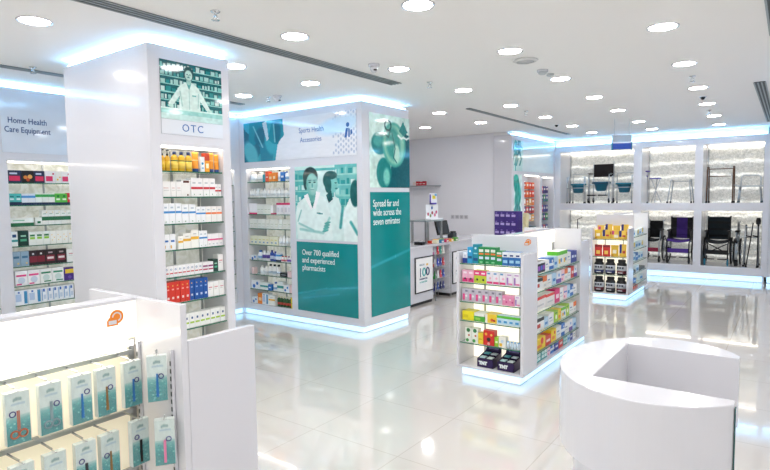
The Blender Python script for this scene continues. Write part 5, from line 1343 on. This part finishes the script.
# ------------------------------------------------------------------ tills: screens, racks, leaflets
def terminal(label, loc, rz):
    t = thing('till_terminal', label, 'till terminal', loc, rz)
    MB().box(-.10, .10, -.08, .10, 0, .02, BLACK).build('base', t)
    MB().tube([(0, .05, .02), (0, .06, .16)], .02, BLACK, 8).build('stand', t)
    MB().add([(-.16, -.02, .10), (.16, -.02, .10), (.16, .06, .36), (-.16, .06, .36), (-.16, .02, .09), (.16, .02, .09), (.16, .10, .35), (-.16, .10, .35)],
             [(0, 1, 2, 3), (4, 7, 6, 5), (0, 4, 5, 1), (3, 2, 6, 7), (0, 3, 7, 4), (1, 5, 6, 2)], BLACK).build('screen', t)
    MB().box(-.04, .04, .09, .12, .24, .33, STEEL).build('customer_display', t)
    MB().box(.20, .30, -.06, .08, 0, .12, C('#3a4248')).box(.21, .29, -.05, .02, .12, .15, C('#22262a')).build('receipt_printer', t)
    return t
CT = .9855
terminal('black till terminal on the first counter beside the teal corner column', (-5.20, 7.62, CT), PI/2+.5)
terminal('black till terminal behind the colourful leaflets', (-5.22, 8.98, CT), PI/2-.2)
t = thing('card_reader', 'small black card reader at the edge of the first counter', 'card reader', (-5.02, 7.83, CT), PI/2)
MB().box(-.04, .04, -.08, .08, 0, .05, BLACK).box(-.03, .03, -.06, -.0, .05, .055, C('#7d8a90')).build('reader_body', t)
t = thing('counter_stand', 'grey metal stand on the counter holding the white leaflet display', 'stand', (-5.24, 8.18, CT), 0)
for x in (-.14, .14):
    for y in (-.02, .5): MB().box(x-.016, x+.016, y-.016, y+.016, 0, .37, STEEL).build('leg', t)
MB().box(-.17, .17, -.05, .54, .3705, .395, mat('grey_metal', '#8d999c', .4)).build('stand_top', t)
t = thing('leaflet_display', 'white leaflet display with red and pink pictures on the metal stand', 'leaflet display', (-5.22, 8.36, CT+.3955), PI/2)
MB().box(0, .42, 0, .012, 0, .27, C('#eef0f4')).box(.0, .42, -.10, 0, 0, .02, C('#eef0f4')).build('display_board', t)
for k, (u, v, c) in enumerate(((.07, .10, '#c0405a'), (.15, .07, '#7a8f5a'), (.21, .12, '#a8324a'), (.30, .08, '#e07a9a'), (.35, .13, '#c85a86'), (.2, .21, '#4a6fa8'))):
    MB().prism([(u+.028*math.cos(q*PI/5), v+.03*math.sin(q*PI/5)) for q in range(10)], -.004-.0004*k, -.0005, C(c), 'y').build('picture', t)
t = thing('show_card', 'purple and yellow show card standing above the leaflet display', 'show card', (-5.20, 8.45, CT+.6665), PI/2)
MB().box(0, .26, 0, .006, 0, .20, C('#e9ebf4')).build('card', t)
MB().box(.0, .045, -.003, -.0005, 0, .18, C('#4f3aa0')).box(.0, .24, -.003, -.0005, .0, .03, C('#4f3aa0')).box(.10, .20, -.003, -.0005, .10, .16, C('#e6d23a')).box(.17, .25, -.004, -.0031, .15, .19, C('#5f9fd0')).build('card_print', t)
# leaflets fanned on the counter
lc = ['#d8452f', '#f0c040', '#6fae3f', '#e0783a', '#8a4fb0', '#e8e2c8', '#3f8fc0', '#d0406f', '#f2b24a', '#5a9f4a']
for i in range(10):
    a = i//5; b = i % 5
    o = MB().box(-.045, .045, -.04, .04, 0, .045+.006*((i*7) % 4), C(lc[i])).box(-.03, .03, -.0405, -.0400, .01, .035, C('#f4efe2')).box(-.03, .03, -.03, .03, .045+.006*((i*7) % 4), .0455+.006*((i*7) % 4), C(lc[(i+3) % 10])).build('sweet_box', None)
    o.location = (-5.02 if a == 0 else -4.925, 8.20+b*.17, CT); o.rotation_euler = (0, 0, PI/2+.05*((i % 3)-1))
    cn = ['red', 'yellow', 'green', 'orange', 'purple', 'cream', 'blue', 'crimson', 'amber', 'leaf green'][i]
    tag(o, '%s small box in the %s row of the colourful spread on the counter' % (cn, 'back' if a == 0 else 'front'), 'small box', 'colourful boxes on the counter')
# counter worktop bridge over the rack gap
t = thing('counter_bridge', 'white worktop piece joining the two checkout counters over the rack', 'counter', (-4.91, 8.081, 0))
MB().box(-.64, -.0, 0, .578, .94, .984, WHITE).build('worktop', t); MB().box(-.62, -.32, 0, .578, 0, .9399, WHITE).build('counter_body', t)
# wire rack with bagged sweets
t = thing('wire_rack', 'four tier clear rack of bright packs between the two counters', 'rack', (-5.02, 8.10, 0), 0)
for x in (-.12, .145):
    for y in (.0, .535): MB().tube([(x, y, 0), (x, y, .93)], .007, STEEL, 6).build('post', t)
RZ = [.15, .36, .57, .78]
for z in RZ:
    MB().box(-.12, .15, .01, .53, z, z+.006, CLEAR).box(.144, .15, .01, .53, z+.006, z+.06, CLEAR).build('tier', t)
pc = [['#cf3f9a', '#e8e8f0', '#d83040', '#3fae9f', '#f0e8e0'], ['#d8402f', '#e8e4e6', '#3a4fb8', '#2f3f9a', '#c83040'], ['#3fae3a', '#2f9a4a', '#e6e6ea', '#d04a5a', '#3a4fa8'], ['#2a3a8a', '#27306c', '#3a5aa0', '#1f2a5a', '#4a4f8a']]
pn = ['top', 'second', 'third', 'lowest']; cnm = ['first', 'second', 'third', 'fourth', 'fifth']
hue = [['magenta', 'white', 'red', 'aqua', 'cream'], ['scarlet', 'pale', 'blue', 'dark blue', 'crimson'], ['green', 'leaf green', 'white', 'rose', 'blue'], ['navy', 'deep navy', 'mid blue', 'ink blue', 'slate violet']]
for a in range(4):
    z = RZ[3-a]
    for b in range(5):
        ST['rk'] = S('', 'pouch', base=pc[a][b], patches=((.3, .4, .7, .6, '#f2f2f2'),), d=.06)
        me = goods_meshes('rk%d%d' % (a, b), ST['rk'], .09, .14)
        o = bpy.data.objects.new('pouch', me[0][1]); COL.objects.link(o)
        o.location = (-4.935, 8.15+b*.093, z+.0075); o.rotation_euler = (0, 0, PI/2+.25)
        tag(o, '%s pouch on the %s tier of the rack between the counters' % (hue[a][b], pn[a]), 'pouch', 'bright pouches in the counter rack')
# wall shelf and red box, sockets
t = thing('wall_shelf', 'thin grey wall shelf in the till alcove', 'shelf', (-7.1, 10.45, 2.02))
MB().box(0, .82, 0, .248, 0, .02, mat('shelf_grey', '#a9adb4', .4)).build('shelf_board', t)
for k, (c, lb) in enumerate((('#e8e0e0', 'pale little carton at the left of the red cartons on the wall shelf'), ('#c8303c', 'first small red carton on the alcove wall shelf'), ('#c8303c', 'second small red carton on the alcove wall shelf'), ('#b8283a', 'rightmost small red carton on the alcove wall shelf'))):
    o = MB().box(0, .075, 0, .06, 0, .085+.01*(k % 2), C(c)).box(.01, .065, -.0006, 0, .03, .05, C('#f2d0d0')).build('carton', None)
    o.location = (-6.90+k*.085, 10.50, 2.0405); tag(o, lb, 'carton', 'small cartons on the alcove shelf')
for k in range(4):
    t = thing('wall_socket', '%s grey wall socket from the left on the alcove wall' % ordn[k], 'wall socket', (-6.03+k*.11, 10.699, 1.30), 0, 'wall sockets in the till alcove')
    MB().box(0, .085, -.008, 0, 0, .085, C('#d0d0d6')).box(.02, .065, -.010, -.008, .02, .065, C('#b6b6bf')).build('socket_plate', t)
# purple boxes: display tower behind the island
t = thing('display_stand', 'dark floor stand carrying stacked purple boxes behind the island', 'display stand', (-4.18, 8.98, 0), -.35)
MB().box(-.05, .50, -.02, .34, .0, .78, C('#2a2146')).build('stand_body', t)
MB().box(-.05, .50, -.02, .34, .7805, .80, BLACK).build('stand_top', t)
PUR = S('purple box', base='#3f2b7c', patches=((.15, .35, .85, .62, '#b9a8dc'), (.2, .72, .5, .82, '#8f7cc4')), d=.15)
ST['purple'] = PUR
R_ = Matrix.Rotation(-.35, 4, 'Z')
for r in range(5):
    for c in range(4):
        p = R_ @ Vector((-.02+.055+c*.128, .01, 0))
        o = place_goods('purple', .124, .145, (-4.18+p.x, 8.98+p.y, .8006+r*.1455), -.35, 'purple box in the %s layer from the top, %s column, on the dark stand' % (cnm[4-r], ('left', 'inner left', 'inner right', 'right')[c]), 'stacked purple boxes')
t = thing('display_tray_tower', 'narrow beige column of small packs beside the purple boxes', 'display stand', (-3.62, 8.86, 0), -.35)
MB().box(0, .07, 0, .06, 0, 1.50, C('#d8cfa8')).build('tower_body', t)
for k in range(5): MB().box(.008, .062, -.012, 0, .55+k*.19, .68+k*.19, C(['#e6dcb8', '#c9c4b0', '#3f4a4a', '#efe6c4', '#cfc49a'][k])).build('small_pack', t)

# ------------------------------------------------------------------ hanging packs in the side shelving
SWX = -4.60
def hangrow(z, y0, n, cols, names, bay, rown, dy=.165, h=.15, w=.14):
    for k in range(n):
        key = 'hp_'+cols[k % len(cols)]
        if key not in ST: ST[key] = S('', 'carton', base=cols[k % len(cols)], patches=((.2, .45, .8, .75, '#f0e6e0'), (.15, .1, .85, .3, cols[(k+1) % len(cols)])), d=.05)
        o = place_goods(key, w, h, (SWX-.10, y0+k*dy, z-h), PI/2, '%s hanging pack, %s from the left in the %s row, %s bay' % (names[k % len(cols)], ordn[k], rown, bay), 'hanging packs in the side shelving')
        m = MB().tube([(0, -.01, h+.006), (0, .196, h+.006)], .003, CHROME, 5).box(-.012, .012, .02, .0215, h-.0005, h+.012, CLEAR).build('hook', o)
R1 = ['#e0452c', '#c8321f', '#ea7a3a', '#d8372c', '#e86a30']; N1 = ['red', 'dark red', 'orange', 'scarlet', 'amber']
R2 = ['#e8a030', '#e6e0d0', '#e0662c', '#f0d8a0', '#d85a30']; N2 = ['yellow', 'cream', 'orange', 'pale yellow', 'rust']
R3 = ['#c03a3a', '#5a3f86', '#d8452c', '#7a3f6a', '#c83a30']; N3 = ['dark red', 'purple', 'red', 'plum', 'brick red']
P1 = ['#3a3f8a', '#c0405a', '#35478f', '#4a3a7a']; Q1 = ['indigo', 'rose', 'blue', 'violet']
P2 = ['#2f9a4a', '#3a3f8a', '#3f8f5a', '#4a4a9a']; Q2 = ['green', 'indigo', 'leaf green', 'violet']
y0 = 10.66+.66+.10
hangrow(2.08, y0, 5, R1, N1, 'left', 'first'); hangrow(1.90, y0, 5, R1[::-1], N1[::-1], 'left', 'second')
hangrow(1.72, y0, 5, R2, N2, 'left', 'third'); hangrow(1.54, y0, 5, R3, N3, 'left', 'fourth'); hangrow(1.36, y0, 5, R2[::-1], N2[::-1], 'left', 'fifth')
y1 = 10.66+1.71+.10
for q, (z, c, nm) in enumerate(((2.0, P1, Q1), (1.80, P2, Q2), (1.56, P1, Q1), (1.36, P2[::-1], Q2[::-1]), (1.10, P1[::-1], Q1[::-1]))):
    hangrow(z, y1, 4, c, nm, 'right', cnm[q], dy=.165, h=.16)
t = thing('equipment_tray', 'low dark device boxes on a shelf under the left hanging packs', 'display', (-4.86, 11.36, 0), 0)
MB().box(0, .24, 0, .85, .95, .965, mat('shelf_grey', '#a9adb4', .4)).build('tray_board', t)
for k in range(4): MB().box(.03, .2, .05+k*.2, .20+k*.2, .9655, 1.10, C(['#33424a', '#5f8086', '#2b343a', '#6f8f90'][k])).box(.2, .203, .07+k*.2, .18+k*.2, 1.0, 1.08, C('#c8d2d4')).build('device_box', t)
for s_ in bpy.data.objects:
    if s_.name.startswith('carton.324'): print('C324', s_['label'])
print('GOODS', ALLG, 'OBJ', len(bpy.data.objects))
